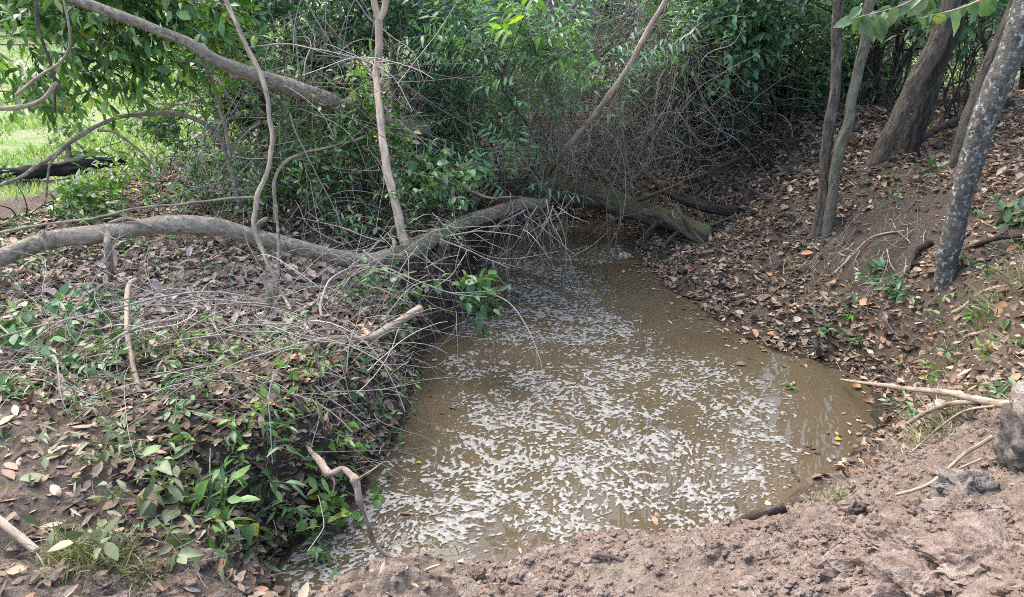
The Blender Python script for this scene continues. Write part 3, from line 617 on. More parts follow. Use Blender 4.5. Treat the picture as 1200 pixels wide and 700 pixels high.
bush('leafy_bush', 'low dark bush at far left behind the curved limb', Y(30, 240, 5.9), (.6, .45, .22), 90, L_mid, .08, OVAL, .2, 7)
# the dark mass of small leaves at middle left
mass = [(335, 55, 7.8, .7, .5, .7, 420), (415, 70, 7.5, .6, .45, .8, 480), (500, 65, 7.6, .6, .45, .75, 520), (380, 5, 8.0, .9, .5, .5, 420), (470, 165, 7.5, .5, .4, .45, 260), (545, 110, 8.1, .5, .45, .7, 300)]
labs = ['dark small leaved creeper bush right of the dark trunk at back left', 'dark creeper covered bush directly left of the pale hanging vine', 'dark creeper covered bush directly right of the pale hanging vine', 'dark leafy creeper at the top edge above the leaning trunk',
        'low dark creeper around the broken end of the leaning trunk', 'dark green creeper bordering the brown dead vine curtain']
for k, (px, py, yy, a, b_, c_, n) in enumerate(mass):
    bush('creeper_bush', labs[k], Y(px, py, yy), (a, b_, c_), n, L_dark if k % 2 else L_cool, .06, OVAL, .3, 9, droop=.45, gap=.02, stems=7)
bush('leafy_bush', 'bright fresh green bush behind the limb between the two pale vines', Y(425, 205, 6.4), (.5, .35, .5), 190, L_mid, .075, OVAL, .25, 7, stems=7, gap=.0)
bush('leafy_bush', 'broad leaved green sapling beside the pale hanging vine', Y(425, 118, 6.2), (.16, .15, .3), 16, L_bright, .085, BROAD, .15, 4, stems=3)
bush('leafy_bush', 'glossy green shoots rising over the bend of the curved limb', Y(500, 222, 6.1), (.4, .25, .2), 60, L_cut, .085, BROAD, .2, 5, stems=6)
bush('leafy_bush', 'broad leaved plant hanging over the water under the curved limb', Y(532, 352, 4.9), (.17, .17, .17), 20, L_cut, .095, BROAD, .18, 5, stems=4, base=G(470, 380), droop=.5)
bush('leafy_bush', 'leafy plant below the curved limb by an orange leaf', Y(445, 350, 4.85), (.24, .18, .14), 26, L_cut, .08, BROAD, .2, 5, stems=5, base=G(440, 385))
for px, py, yy, a, n, mt, lab in [(255, 150, 7.6, .5, 130, L_mid, 'green bush behind the curved vine at back left'), (320, 165, 7.9, .6, 170, L_dark, 'dark bush under the middle of the leaning trunk'), (385, 170, 7.8, .55, 170, L_cool, 'cool green bush under the end of the leaning trunk'), (350, 120, 8.6, .7, 200, L_dark, 'dark bush filling the gap behind the leaning trunk'), (270, 90, 8.8, .6, 170, L_mid, 'bushy green growth behind the leaning trunk and dark tree'),
                                (120, 168, 8.2, .45, 40, L_mid, 'loose weedy bush on the lawn edge behind the arching stem'), (250, 215, 6.6, .5, 70, L_cool, 'low weedy bush behind the limb at its highest point'), (340, 225, 6.5, .5, 80, L_mid, 'low green bush behind the limb under the dry vines'),
                                (1125, 92, 11.5, .6, 70, L_mid, 'bright bush far back right of the dark leaning tree'), (1190, 85, 11.0, .6, 80, L_mid, 'green bush far back at the right edge'), (1050, 105, 12.0, .5, 60, L_mid, 'small bright bush far back between the leaning trees')]:
    bush('leafy_bush', lab, Y(px, py, yy), (a, a * .7, a * .75), n, mt, .08, OVAL, .28, 8, droop=.4, stems=6)
for px, py, yy, n, lab in [(300, 125, 6.2, 55, 'leafy creeper hanging on dry twigs under the leaning trunk'), (385, 165, 6.1, 50, 'leafy creeper between the curved vine and the straight pale vine'), (235, 185, 6.3, 60, 'leafy creeper on the end of the arching stem'), (470, 265, 5.7, 30, 'small leafy creeper draped on the rising end of the curved limb'), (560, 150, 6.9, 55, 'leafy creeper hanging left of the slanting pole'), (350, 250, 5.7, 26, 'sprig of creeper behind the dip of the curved limb')]:
    bush('leafy_creeper', lab, Y(px, py, yy), (.38, .22, .34), n, L_cut, .062, MEDIUM, .26, 8, droop=.5, stems=3, srad=.005, cat='creeper')
# feathery compound leaves over the dead vines
fern = [(600, 62, 6.6, .5, .3, .28, 42), (665, 55, 6.7, .4, .3, .3, 30), (545, 45, 6.8, .45, .3, .3, 32), (690, 100, 6.8, .3, .25, .22, 18), (625, 118, 6.6, .28, .25, .25, 20), (600, 205, 6.5, .3, .25, .2, 18), (745, 40, 7.3, .45, .35, .3, 26)]
fl = ['feathery green sapling in front of the dead vines, left of centre top', 'feathery green sapling with toothed leaflets, centre top', 'feathery leaved sapling bordering the dark creeper', 'small feathery sapling drooping beside the slanting pole', 'feathery leaves hanging on a thin red brown stem',
      'feathery shoots above the end of the curved limb', 'feathery dark sapling crossing the top of the slanting pole']
for k, (px, py, yy, a, b_, c_, n) in enumerate(fern):
    bush('feathery_sapling', fl[k], Y(px, py, yy), (a, b_, c_), n, L_cool, .105, LANCE, .42, 13, True, stems=2, droop=.25, srad=.009, stem_mat=B_olive, rad_t=.0035, up=1.0, cat='sapling')
bush('feathery_sapling', 'bright yellow green compound leaves hanging at top centre right', Y(690, 40, 6.6), (.26, .2, .22), 12, L_bright, .11, LANCE, .38, 11, True, stems=2, droop=.45, up=.8, stem_mat=B_stick, cat='sapling', base=W(760, 225, .5))
bush('feathery_sapling', 'bright hanging leaves touching the top edge above the feathery sapling', Y(618, 12, 6.0), (.12, .1, .14), 6, L_bright, .13, OVAL, .3, 6, stems=1, droop=.8, base=W(600, 240, .7), cat='sapling')
# dark drooping foliage right of centre and behind
dk = [(830, 40, 9.2, .8, .6, .7, 330), (880, 20, 9.8, .9, .6, .6, 330), (855, 100, 9.0, .45, .4, .45, 110), (930, 60, 10.6, .9, .6, .8, 330), (790, 60, 10.2, .8, .6, .8, 190), (1000, 60, 11.2, .9, .6, .8, 190), (720, 40, 10.6, .9, .6, .9, 190), (1060, 70, 12.6, .9, .6, .6, 70), (640, 30, 10.8, .9, .6, .9, 200), (1180, 30, 10.5, .8, .5, .5, 140), (950, 120, 10.8, .6, .5, .4, 120)]
dk += [(905, 15, 8.3, .6, .4, .3, 130), (840, 55, 8.4, .45, .35, .35, 120), (1150, 12, 7.8, .5, .3, .25, 80), (1050, 15, 9.0, .6, .4, .35, 110), (835, 130, 9.4, .5, .4, .35, 130), (905, 120, 9.9, .55, .4, .35, 150), (985, 105, 10.6, .5, .4, .35, 120), (775, 130, 9.8, .5, .4, .35, 110)]
dl_new = ['dark leaves hanging across the top edge just left of the slim trees', 'hanging dark leaf cluster left of the slim trees', 'leaves hanging at the top edge between the slanted tree and the spotted tree', 'leaves hanging at the top edge behind the slim pair of trees']
dl = ['dark drooping bush at back right of the dead vines', 'dark drooping bush at the top edge left of the slim trees', 'low hanging dark leaf cluster right of the slanting pole', 'dark bush close behind the slim pair of trees', 'dark bush behind the dead vines right of centre', 'dark bush between the slim trees and the stout brown tree',
      'dark bush behind the upper slanting pole', 'thin dark bush before the bright gap behind the leaning trees', 'dark bush behind the feathery saplings', 'dark leaves at the top right corner behind the spotted tree', 'low dark bush at the foot of the shaded wood', 'low shaded bush left of the slim pair of trees, over the dark litter', 'low shaded bush just left of the slim pair of trees', 'low shaded bush right of the slim pair of trees', 'low shaded bush behind the fallen dark branch']
dl[11:11] = dl_new
for k, (px, py, yy, a, b_, c_, n) in enumerate(dk):
    bush('understory_bush', dl[k], Y(px, py, yy), (a, b_, c_), n, L_dark if k % 3 else L_cool, .115, OVAL, .34, 8, droop=.6, gap=.05, stems=9, srad=.012)
for k in range(13):
    x0 = -1.8 + k * .95 + rng.normal() * .3; y0 = 12.8 + rng.random() * 2.4
    if 6.2 < x0 < 7.6: y0 += 1.5
    bush('woodland_bush', 'dim green bush deep in the wood behind the pond', (x0, y0, 2.0 + .3 * rng.random()), (.9, .6, 1.1), 210 if x0 < 3.2 else 55, L_dark, .14, OVAL, .4, 8, group='dim bushes deep in the wood', droop=.5, stems=5, gap=.08)
# large pale leaves close at top right
for k, (px, py, n, yy, ex) in enumerate([(1060, 25, 24, 4.6, 150), (1138, 22, 12, 4.3, 110)]):
    o = thing('leafy_branch', Y(px + ex, -150, yy), ['branch with large pale green leaves hanging before the leaning brown tree', 'branch with two broad holed leaves hanging right of the leaning brown tree'][k], 'branch')
    s = cr([Y(px + ex, -150, yy), Y(px + 40, -25, yy), Y(px, 5, yy), Y(px - 60, 22, yy - .05)], 20)
    build('stem', [tubes(s, np.linspace(.012, .003, 20), 6)], B_stick, o)
    kk = rng.integers(9, 20, n); p = s[kk] + rng.normal(size=(n, 3)) * .02
    d = np.stack([rng.normal(size=n) * .7 - .2, rng.normal(size=n) * .4, -.6 - .4 * rng.random(n)], -1); nn_ = np.stack([rng.normal(size=n) * .5, -1 - 0 * p[:, 0], .6 + .4 * rng.normal(size=n)], -1)
    build('foliage', [leaves(p, d, nn_, (.075 + .085 * rng.random(n)), BROAD)], L_big, o)

# ------------------------------------------------------------------ pale vines, arching stems and poles
def stemthing(name, label, cat, pts, r0, r1, mat, n=60, S=8, wig=.02, group=None, extra=(), rough=.12):
    tb = limb(pts, r0, r1, n + 20, S, rough * 1.5, wig, 11)
    if not extra:
        return tag(build(name, [tb], mat), label, cat, group)
    o = thing(name, pts[0], label, cat, group); build('stem', [tb], mat, o)
    for nm, e in extra: build(nm, [e], mat, o)
    return o
stemthing('hanging_vine', 'thick pale vine hanging straight from the top, forked like a Y', 'vine', [Y(478, 285, 5.45), Y(468, 250, 5.5), Y(456, 200, 5.6), Y(447, 140, 5.8), Y(442, 90, 6.0), Y(444, 55, 6.0), Y(444, 22, 6.0)], [.036, .033, .031, .029, .027, .026, .03], None, B_pale, 60, 10, .02,
          extra=[('fork', limb([Y(444, 24, 6.0), Y(438, 0, 6.0), Y(430, -60, 6.0)], .026, .02, 14, 8, .1)), ('fork', limb([Y(444, 24, 6.0), Y(452, 4, 6.0), Y(458, -60, 6.0)], .026, .02, 14, 8, .1)), ('side_shoot', limb([Y(443, 75, 5.98), Y(449, 85, 5.93), Y(445, 100, 5.93)], .01, .004, 12, 6, .1))])
stemthing('curved_vine', 'long pale vine bowing from the top left edge down to the leaf litter', 'vine', [Y(262, -10, 5.3), Y(283, 45, 5.2), Y(305, 95, 5.1), Y(318, 150, 5.0), Y(314, 195, 4.9), Y(298, 235, 4.8), Y(297, 265, 4.75), Y(308, 300, 4.7), Y(330, 345, 4.6), G(352, 385)], [.015, .016, .016, .016, .016, .018, .018, .016, .015, .012], None, B_stick, 90, 7, .03)
stemthing('curved_vine', 'thin pale vine hanging left of the dark trunk at back left', 'vine', [Y(215, -10, 6.0), Y(228, 40, 6.0), Y(245, 80, 6.0), Y(258, 110, 6.0), Y(265, 150, 6.0), Y(268, 180, 6.0)], .018, .012, B_stick, 50, 7, .03)
stemthing('arching_stem', 'slender grey stem arching over the lawn from the left edge', 'branch', [Y(-30, 228, 5.3), Y(20, 205, 5.35), Y(80, 172, 5.5), Y(130, 142, 5.7), Y(180, 132, 5.8), Y(225, 136, 5.9), Y(252, 160, 6.0), Y(268, 200, 6.0), Y(280, 240, 6.0)], [.013, .014, .016, .016, .016, .016, .018, .02, .02], None, B_limb, 80, 8, .03,
          extra=[('side_shoot', limb([Y(115, 153, 5.65), Y(135, 156, 5.6), Y(165, 178, 5.6), Y(185, 200, 5.6)], .012, .006, 24, 6, .1)), ('side_shoot', limb([Y(70, 178, 5.45), Y(58, 195, 5.4), Y(54, 232, 5.4)], .012, .008, 20, 6, .1))])
stemthing('leaning_pole', 'straight brown pole slanting up to the right before the dead vines', 'pole', [W(643, 206, .56), Y(655, 186, 7.1), Y(700, 132, 6.6), Y(740, 72, 6.5), Y(770, 18, 6.55), Y(800, -40, 6.5)], .026, .021, B_stick, 50, 9, .015)
stemthing('thin_vine', 'thin red brown stem rising from the water edge at centre', 'stem', [G(632, 262), Y(637, 205, 7.6), Y(644, 150, 7.6), Y(647, 95, 7.6), Y(640, 50, 7.6)], .014, .008, B_brown, 40, 6, .03)
stemthing('thin_vine', 'thin pale curved stem above the end of the curved limb', 'stem', [Y(505, 195, 6.4), Y(520, 212, 6.3), Y(550, 222, 6.2), Y(575, 232, 6.2), Y(600, 232, 6.3)], .014, .008, B_stick, 40, 6, .02)
stemthing('bent_branch', 'pale bent branch at far left with an upturned end under the hanging leaves', 'branch', [Y(-20, 133, 4.6), Y(20, 128, 4.6), Y(50, 115, 4.65), Y(66, 95, 4.7)], .016, .012, B_stick, 60, 8, .02,
          extra=[('side_shoot', limb([Y(18, 112, 4.65), Y(45, 90, 4.68), Y(72, 72, 4.7), Y(82, 52, 4.7), Y(80, 25, 4.7), Y(72, -10, 4.7)], .009, .007, 30, 6, .1))])
stemthing('upright_stem', 'upright brown stem at far left among hanging leaves', 'stem', [Y(40, -20, 5.0), Y(42, 30, 5.0), Y(55, 65, 5.0), Y(62, 95, 5.0), Y(63, 130, 5.05)], .011, .009, B_brown, 40, 7, .02)
stemthing('long_vine', 'long thin straight stem lying just above the curved limb', 'stem', [Y(-20, 272, 4.9), Y(100, 258, 5.0), Y(200, 240, 5.1), Y(290, 232, 5.2), Y(310, 240, 5.2)], .009, .006, B_stick, 50, 6, .02)
stemthing('looping_stem', 'pale looping stem curling over dead twigs right of the curved vine', 'stem', [Y(322, 262, 5.6), Y(322, 215, 5.7), Y(335, 190, 5.8), Y(360, 178, 5.9), Y(400, 170, 6.0), Y(430, 160, 6.1)], .016, .01, B_stick, 60, 7, .02)
stemthing('standing_stick', 'stout grey stick standing in the leaf litter in front of the limb', 'stick', [G(305, 418, -.03), Y(312, 380, 4.3), Y(315, 345, 4.35), Y(308, 322, 4.4)], .03, .024, B_limb, 30, 9, .02, rough=.2)
stemthing('thin_stick', 'dark thin stick behind the stout standing stick', 'stick', [G(322, 412, -.02), Y(320, 370, 4.5), Y(324, 320, 4.6), Y(322, 240, 4.8)], .014, .01, B_limb, 30, 7, .02)
stemthing('bent_stick', 'peeled crooked stick bending from the left bank down into the foamy water', 'stick', [G(360, 528, .04), W(372, 538, .46), W(383, 553, .46), W(388, 555, .46), W(402, 549, .46), W(414, 556, .45), W(419, 562, .44), W(421, 580, .38), W(425, 600, .28), W(431, 618, .2), W(440, 638, .08), W(468, 662, -.03)], [.013, .015, .018, .014, .015, .016, .022, .013, .012, .014, .011, .008], None, B_stick, 90, 10, .012, rough=.3,
          extra=[('side_shoot', limb([W(418, 562, .45), W(435, 552, .45), W(452, 541, .44), W(462, 548, .42)], .006, .002, 16, 6, .2)), ('side_shoot', limb([W(386, 554, .46), W(392, 566, .42), W(389, 580, .36)], .006, .002, 14, 6, .2))])
stemthing('cut_branch', 'pale cut branch pointing right over the bank edge above the water', 'branch', [G(330, 418, .03), W(375, 398, .68), W(410, 396, .66), W(438, 394, .66), W(462, 380, .68), W(494, 362, .72)], [.01, .014, .018, .026, .028, .026], None, B_stick, 50, 9, .01, rough=.15,
          extra=[('side_shoot', limb([W(436, 396, .64), W(428, 388, .6), W(420, 382, .56)], .02, .016, 10, 7, .2))])
stemthing('cut_branch', 'grey forked stick standing at left among cut leaves', 'stick', [G(165, 470, .02), G(160, 440, .12), G(157, 410, .2), G(160, 382, .26), G(172, 376, .28)], [.014, .014, .014, .014, .008], None, B_stick, 40, 8, .01)
stemthing('cut_branch', 'straight thick stick poking in at the bottom left edge', 'stick', [G(-25, 600, .06), G(45, 652, .02)], .016, .015, B_stick, 20, 9, .005)
stemthing('long_branch', 'long bare pale branch lying over the right bank beside the earth chunk', 'branch', [G(985, 452, .04), W(1040, 452, .5), W(1095, 459, .72), W(1135, 466, .86), W(1172, 472, .96), W(1215, 476, 1.0)], [.008, .013, .015, .017, .018, .018], None, B_stick, 50, 8, .008,
          extra=[('fork', limb([W(1145, 470, .88), W(1110, 474, .74), W(1085, 484, .6), W(1062, 498, .42)], .014, .012, 24, 7, .12)), ('twig', limb([W(1165, 476, .95), W(1130, 482, .85), W(1100, 502, .72), W(1066, 532, .6)], .006, .004, 24, 5, .1))])
stemthing('root', 'long thin root trailing down the smooth earth slope at lower right', 'root', [W(1165, 512, 1.0), G(1130, 540, .03), G(1105, 562, .03), G(1085, 575, .02), G(1050, 580, .0)], .009, .007, B_stick, 40, 7, .01, extra=[('fork', limb([G(1085, 574, .025), G(1120, 560, .04), G(1148, 548, .04)], .006, .004, 16, 5, .1))])
stemthing('buried_root', 'dark weathered root half buried in the near mud beside the pond', 'root', [G(838, 634, .0), G(870, 618, .025), G(905, 606, .035), G(942, 592, .02)], [.012, .02, .024, .016], None, B_root, 40, 9, .01, rough=.25)
stemthing('buried_root', 'small dark root sticking out of the bottom mud crest', 'root', [G(680, 664, .03), G(705, 662, .05), G(735, 666, .03)], .012, .008, B_root, 24, 8, .01, rough=.25)
stemthing('stump_post', 'small pale post standing in the water at the right shore', 'stick', [W(962, 424, -.1), W(958, 410, .12), W(953, 395, .22)], .022, .018, B_olive, 16, 8, .005, rough=.2)
stemthing('bank_twig', 'thin forked twig lying on the bare earth scar on the right', 'twig', [G(975, 322, .02), G(1000, 300, .02), G(1022, 282, .03), G(1060, 275, .03)], .008, .006, B_stick, 30, 6, .01)
stemthing('bank_root', 'dark root running down from the spotted grey tree', 'root', [G(1090, 290, .04), G(1072, 305, .05), G(1062, 325, .03)], .03, .015, B_dark, 24, 8, .01, rough=.2)
stemthing('bank_root', 'short twisted root arching from the right bank behind the slim trees', 'root', [G(900, 268, .02), G(912, 261, .06), G(925, 258, .05), G(935, 262, .0)], .02, .012, B_dark, 24, 8, .01, rough=.2)
for k, (a, b_, c_) in enumerate([((1085, 425), (1130, 402), (1190, 385)), ((1115, 372), (1150, 350), (1195, 345)), ((1120, 300), (1150, 292), (1192, 286)), ((1060, 180), (1110, 152), (1160, 128)), ((830, 245), (860, 250), (880, 258)), ((1085, 130), (1130, 126), (1180, 128))]):
    stemthing('dry_stick', ['grey stick lying uphill at the right edge above the long branch', 'grey stick right of the foot of the spotted tree', 'brown stick on the litter behind the spotted tree', 'dark fallen stem rising to the right behind the slanted tree', 'stick lying before the dark crooked branch', 'fallen trunk lying far back between the leaning trees'][k], 'stick', [G(*a, .03), G(*b_, .05), G(*c_, .05)], [.012, .014, .02, .035, .014, .09][k], [.01, .01, .015, .03, .01, .08][k], B_stick if k < 2 else B_dark, 30, 7, .03, rough=.2)

# ------------------------------------------------------------------ the earth chunk at the right edge and clods in the near mud
def clod_mesh(c, r, seed, sub=24, k=1.0, name='clod', mat=None):
    th = np.linspace(0, pi, sub); ph = np.linspace(0, 2 * pi, sub * 2, endpoint=False)
    T, P = np.meshgrid(th, ph, indexing='ij'); u = np.stack([np.sin(T) * np.cos(P), np.sin(T) * np.sin(P), np.cos(T)], -1).reshape(-1, 3)
    f = 1 + k * (.25 * vn(u * 1.6 + seed, seed) + .16 * vn(u * 3.7 + seed, seed + 1) + .11 * np.abs(vn(u * 8 + seed, seed + 2)) + .06 * vn(u * 19 + seed, seed + 3))
    V = np.asarray(c) + u * f[:, None] * np.asarray(r); n = sub * 2
    i, j = np.meshgrid(np.arange(sub - 1), np.arange(n), indexing='ij'); i = i.ravel(); j = j.ravel()
    return (V, np.stack([i * n + j, (i + 1) * n + j, (i + 1) * n + (j + 1) % n, i * n + (j + 1) % n], -1), None, None)
def earth_mat(name, c0, c1, c2):
    m, t, b, out = new_mat(name); p = world_pos(t); n2, n3 = noise(t, p, 18, 6, .65), noise(t, p, 110, 4, .6)
    c = ramp(t, n2, [(.3, c0), (.5, c1), (.7, c2)]); c = mixc(t, .5, c, ramp(t, n3, [(.3, (.65, .65, .65)), (.7, (1.3, 1.3, 1.3))]), 'MULTIPLY')
    t.links.new(c, b.inputs['Base Color']); b.inputs['Roughness'].default_value = .95; b.inputs['Specular IOR Level'].default_value = .2
    a = t.nodes.new('ShaderNodeMath'); a.operation = 'MULTIPLY_ADD'; t.links.new(n3, a.inputs[0]); a.inputs[1].default_value = .4; t.links.new(n2, a.inputs[2]); bump(t, b, a.outputs[0], .9, .02); return m
E_grey = earth_mat('grey_earth', (.12, .1, .084), (.22, .188, .158), (.32, .28, .245))
E_mud = earth_mat('mud_earth', (.085, .06, .045), (.175, .13, .103), (.25, .205, .172))
E_dark = earth_mat('dark_earth', (.035, .031, .027), (.09, .078, .067), (.2, .175, .15))
E_damp = earth_mat('damp_earth', (.07, .06, .05), (.14, .12, .102), (.24, .21, .185))
o = thing('earth_chunk', G(1190, 560), 'upright chunk of grey earth with a dark underside at the right edge', 'earth chunk')
p = W(1200, 555, .95)
build('top', [clod_mesh(p + np.array([.05, .0, .27]), (.12, .14, .13), 3, 40)], E_grey, o)
build('underside', [clod_mesh(p + np.array([.05, .02, .09]), (.125, .13, .15), 8, 40, 1.2)], E_dark, o)  # lower lump in a darker earth colour than the top
tag(build('wet_clod', [clod_mesh(G(1140, 568, -.02), (.10, .08, .05), 15, 44, 2.2)], E_damp), 'lumpy grey damp clod left of the upright earth chunk', 'clod')
bigs = [(60, 670, .075), (120, 682, .06), (175, 668, .05), (232, 655, .085), (215, 682, .06), (262, 672, .05), (20, 640, .05), (285, 692, .05), (430, 664, .085), (475, 672, .06), (520, 678, .05), (560, 670, .06), (610, 672, .08), (650, 660, .06), (700, 668, .06), (745, 668, .05), (690, 690, .07), (775, 652, .06), (815, 645, .05), (840, 668, .07), (905, 660, .06), (960, 680, .08), (1000, 590, .07), (1030, 610, .06), (1060, 640, .1), (1100, 615, .09), (1150, 625, .11), (1120, 670, .1), (1180, 660, .09), (1010, 650, .06), (900, 632, .04), (955, 640, .05), (1075, 590, .06), (1170, 590, .07)]
for k, (px, py, r) in enumerate(bigs):
    q = G(px, py); q[2] -= r * .25
    tag(build('clod', [clod_mesh(q, np.array([1.25, 1.0, .7]) * r * (.8 + .4 * rng.random(3)) * (.3 + .3 * rng.random()), k * 7 + 1, 28, 2.2)], E_mud), 'rough brown clod of dug earth on the near mud bank', 'clod', 'clods on the near mud bank')
for k, (px, py, r) in enumerate([(1060, 632, .10), (1108, 648, .12), (1150, 620, .10), (1175, 655, .13), (1012, 668, .09), (1090, 690, .11), (985, 625, .06), (1130, 598, .07)]):
    q = G(px, py); q[2] -= r * .35
    tag(build('clod', [clod_mesh(q, np.array([1.3, 1.0, .62]) * r * (.8 + .4 * rng.random(3)), k * 11 + 3, 44, 1.9)], E_mud, smooth=False), 'large broken slab of dug earth at lower right', 'clod', 'broken earth slabs at lower right')
def mudf(x, y): z_ = zones(x, y); return np.clip(z_[:, 0] * 1.3 - .3, 0, 1) * (shore_dist(x, y) > .05)
smear = W(1105, 548, .7)
p = rand_ground(17000, lambda x, y: mudf(x, y) * (.2 + .8 * sstep(-.1, .5, fbm(xy3(x, y, 3.4), 3, 44))) * (1 - .9 * np.exp(-((x - smear[0]) ** 2 / .09 + (y - smear[1]) ** 2 / .05))), (-3, 3.2, 1.3, 4.2)); prts = []
small = clod_mesh((0, 0, 0), (1.2, .9, .6), 5, 5, 2.6); sm2 = clod_mesh((0, 0, 0), (1, 1.1, .55), 19, 5, 2.8)
for tv in (small, sm2):
    k = rng.random(len(p)) < .5; q = p[k]; a = rng.uniform(0, 2 * pi, len(q)); s = .003 + .014 * rng.random(len(q)) ** 4 + .004 * rng.random(len(q))
    ca, sa = np.cos(a), np.sin(a); v = tv[0]
    V = np.stack([v[:, 0] * ca[:, None] - v[:, 1] * sa[:, None], v[:, 0] * sa[:, None] + v[:, 1] * ca[:, None], np.broadcast_to(v[:, 2], (len(q), len(v)))], -1) * s[:, None, None] + q[:, None]
    prts.append((V.reshape(-1, 3), (tv[1][None] + (np.arange(len(q)) * len(v))[:, None, None]).reshape(-1, 4), None, None))
tag(build('mud_crumbs', prts, E_mud, smooth=False), kind='stuff')

# ------------------------------------------------------------------ leaf litter
def litf(x, y): z_ = zones(x, y); return np.clip(z_[:, 2], 0, 1.2) / 1.2 * (shore_dist(x, y) > .03) * (.3 + .7 * sstep(-.5, .3, fbm(xy3(x, y, 2.6), 3, 23))) * (1 - .78 * np.minimum(1, 1.3 * scar(x, y))) * (1 - .8 * sstep(.2, .05, shore_dist(x, y)) * (x < -.2) * (y > 4.0))
def scatter_leaves(name, N, f, box, L0, L1, mat, tpls, tilt=.35, lift=.012):
    p = rand_ground(N, f, box); p[:, 2] += lift * rng.random(len(p)) + .004; pr = []; g = rng.integers(0, len(tpls), len(p))
    for k, tp in enumerate(tpls):
        q = p[g == k]; d, n = lying(len(q), tilt); L = L0 + (L1 - L0) * rng.random(len(q)) ** 1.6
        pr.append(leaves(q - nrm(d) * L[:, None] * .5, d, n, L, tp))
    return tag(build(name, pr, mat), kind='stuff')
scatter_leaves('leaf_litter', 32000, litf, (-4.2, 0.2, 2.3, 8.5), .03, .09, L_litter, [DRY1, DRY2, FLAT, FLAT], .27)
scatter_leaves('leaf_litter', 42000, litf, (0.2, 6, 3, 10), .018, .085, L_litter, [DRY1, DRY2, DRY3, FLAT], .24)
scatter_leaves('leaf_litter', 9000, lambda x, y: litf(x, y) * .9, (-3, 10, 8, 15), .06, .13, L_litter, [FARL, FARL])
scatter_leaves('leaf_litter', 500, lambda x, y: mudf(x, y) * sstep(.4, -1.2, x), (-3.2, 0, 1.6, 4), .03, .08, L_litter, [DRY1, DRY2])
pc = W(280, 345, .7); L_sunlit = leaf_mat('sunlit_dry_leaf', [(0, (.16, .11, .09)), (.4, (.27, .205, .17)), (.8, (.38, .31, .265)), (1, (.5, .44, .39))], .6, .1, (1.2, 1, .8), .3)  # sunlit brightness of this litter patch, put into a paler leaf colour
scatter_leaves('leaf_litter', 3200, lambda x, y: litf(x, y) * np.exp(-((x - pc[0]) ** 2 / 1.1 + (y - pc[1]) ** 2 / .5)), (-4, 0, 2.8, 6), .05, .11, L_sunlit, [DRY1, DRY2, FLAT], .3, .03)
for k, (px, py, s) in enumerate([(997, 398, .14), (916, 378, .13), (883, 395, .09), (905, 396, .09), (945, 300, .1), (975, 335, .1), (1015, 360, .11), (1095, 345, .11), (1090, 408, .11), (1085, 448, .1), (1175, 372, .11), (930, 360, .09), (840, 282, .12), (1000, 455, .08), (1015, 470, .08), (900, 325, .1), (1060, 478, .1)]):
    q = G(px, py, .02); d, n = lying(1, .25)
    tag(build('fallen_leaf', [leaves(q[None] - nrm(d) * s * .5, d, n + np.array([[0, -.4, 0]]), np.array([s]), DRY3)], L_orange if k else L_litter), 'large curled orange tan leaf lying on the right bank litter' if k else 'largest pale tan leaf, propped upright at the right shoreline', 'dry leaf', 'large dry leaves on the right bank' if k else None)
def greenf(x, y): z_ = zones(x, y); return np.clip(z_[:, 3], 0, 1) * (shore_dist(x, y) > .05)
x_ = rng.uniform(-1.3, 2.8, 40000); y_ = rng.uniform(2.8, 8.4, 40000); sd_ = shore_dist(x_, y_); k_ = (sd_ < -.01) & (rng.random(40000) < .16 * np.exp(sd_ / .10) * np.where(x_ > 0, 1, .5)); n_ = int(k_.sum())
d, n = lying(n_, .06); L = rng.uniform(.02, .065, n_)
tag(build('floating_litter', [leaves(np.stack([x_[k_], y_[k_], .006 + .006 * rng.random(n_)], -1), d * [1, 1, .1], n, L, FLAT)], L_litter), kind='stuff')
scatter_leaves('leaf_litter', 3000, lambda x, y: (shore_dist(x, y) > .02) * (shore_dist(x, y) < .55) * (x < -.35) * 1.0, (-2.0, -.3, 2.7, 4.6), .035, .09, L_litter, [DRY1, DRY2, FLAT], .4, .03)
# low green ground cover
p = rand_ground(1050, lambda x, y: greenf(x, y) * sstep(-.2, .5, fbm(xy3(x, y, 2.2), 2, 8)), (-4.2, 5, 2.3, 8)); d = np.stack([rng.normal(size=len(p)), rng.normal(size=len(p)), .7 + 0 * p[:, 0]], -1)
lp, tp = sprays(p, d, .1, 5, .055, NARROW, .1)
tag(build('ground_cover', [lp], L_cut), kind='stuff')
# fine debris
p = rand_ground(9000, lambda x, y: litf(x, y), (-4, 6, 2.3, 9.5)); N = len(p); d = np.stack([rng.normal(size=N), rng.normal(size=N), .12 * rng.normal(size=N)], -1)
P = wander(p + np.array([0, 0, .012]), d, .05 + .22 * rng.random(N) ** 2, 5, .2, 0, .006)
tag(build('twig_litter', [tubes(P, (.0012 + .0022 * rng.random((N, 1))) * np.linspace(1, .5, 5)[None], 4)], T_grey), kind='stuff')

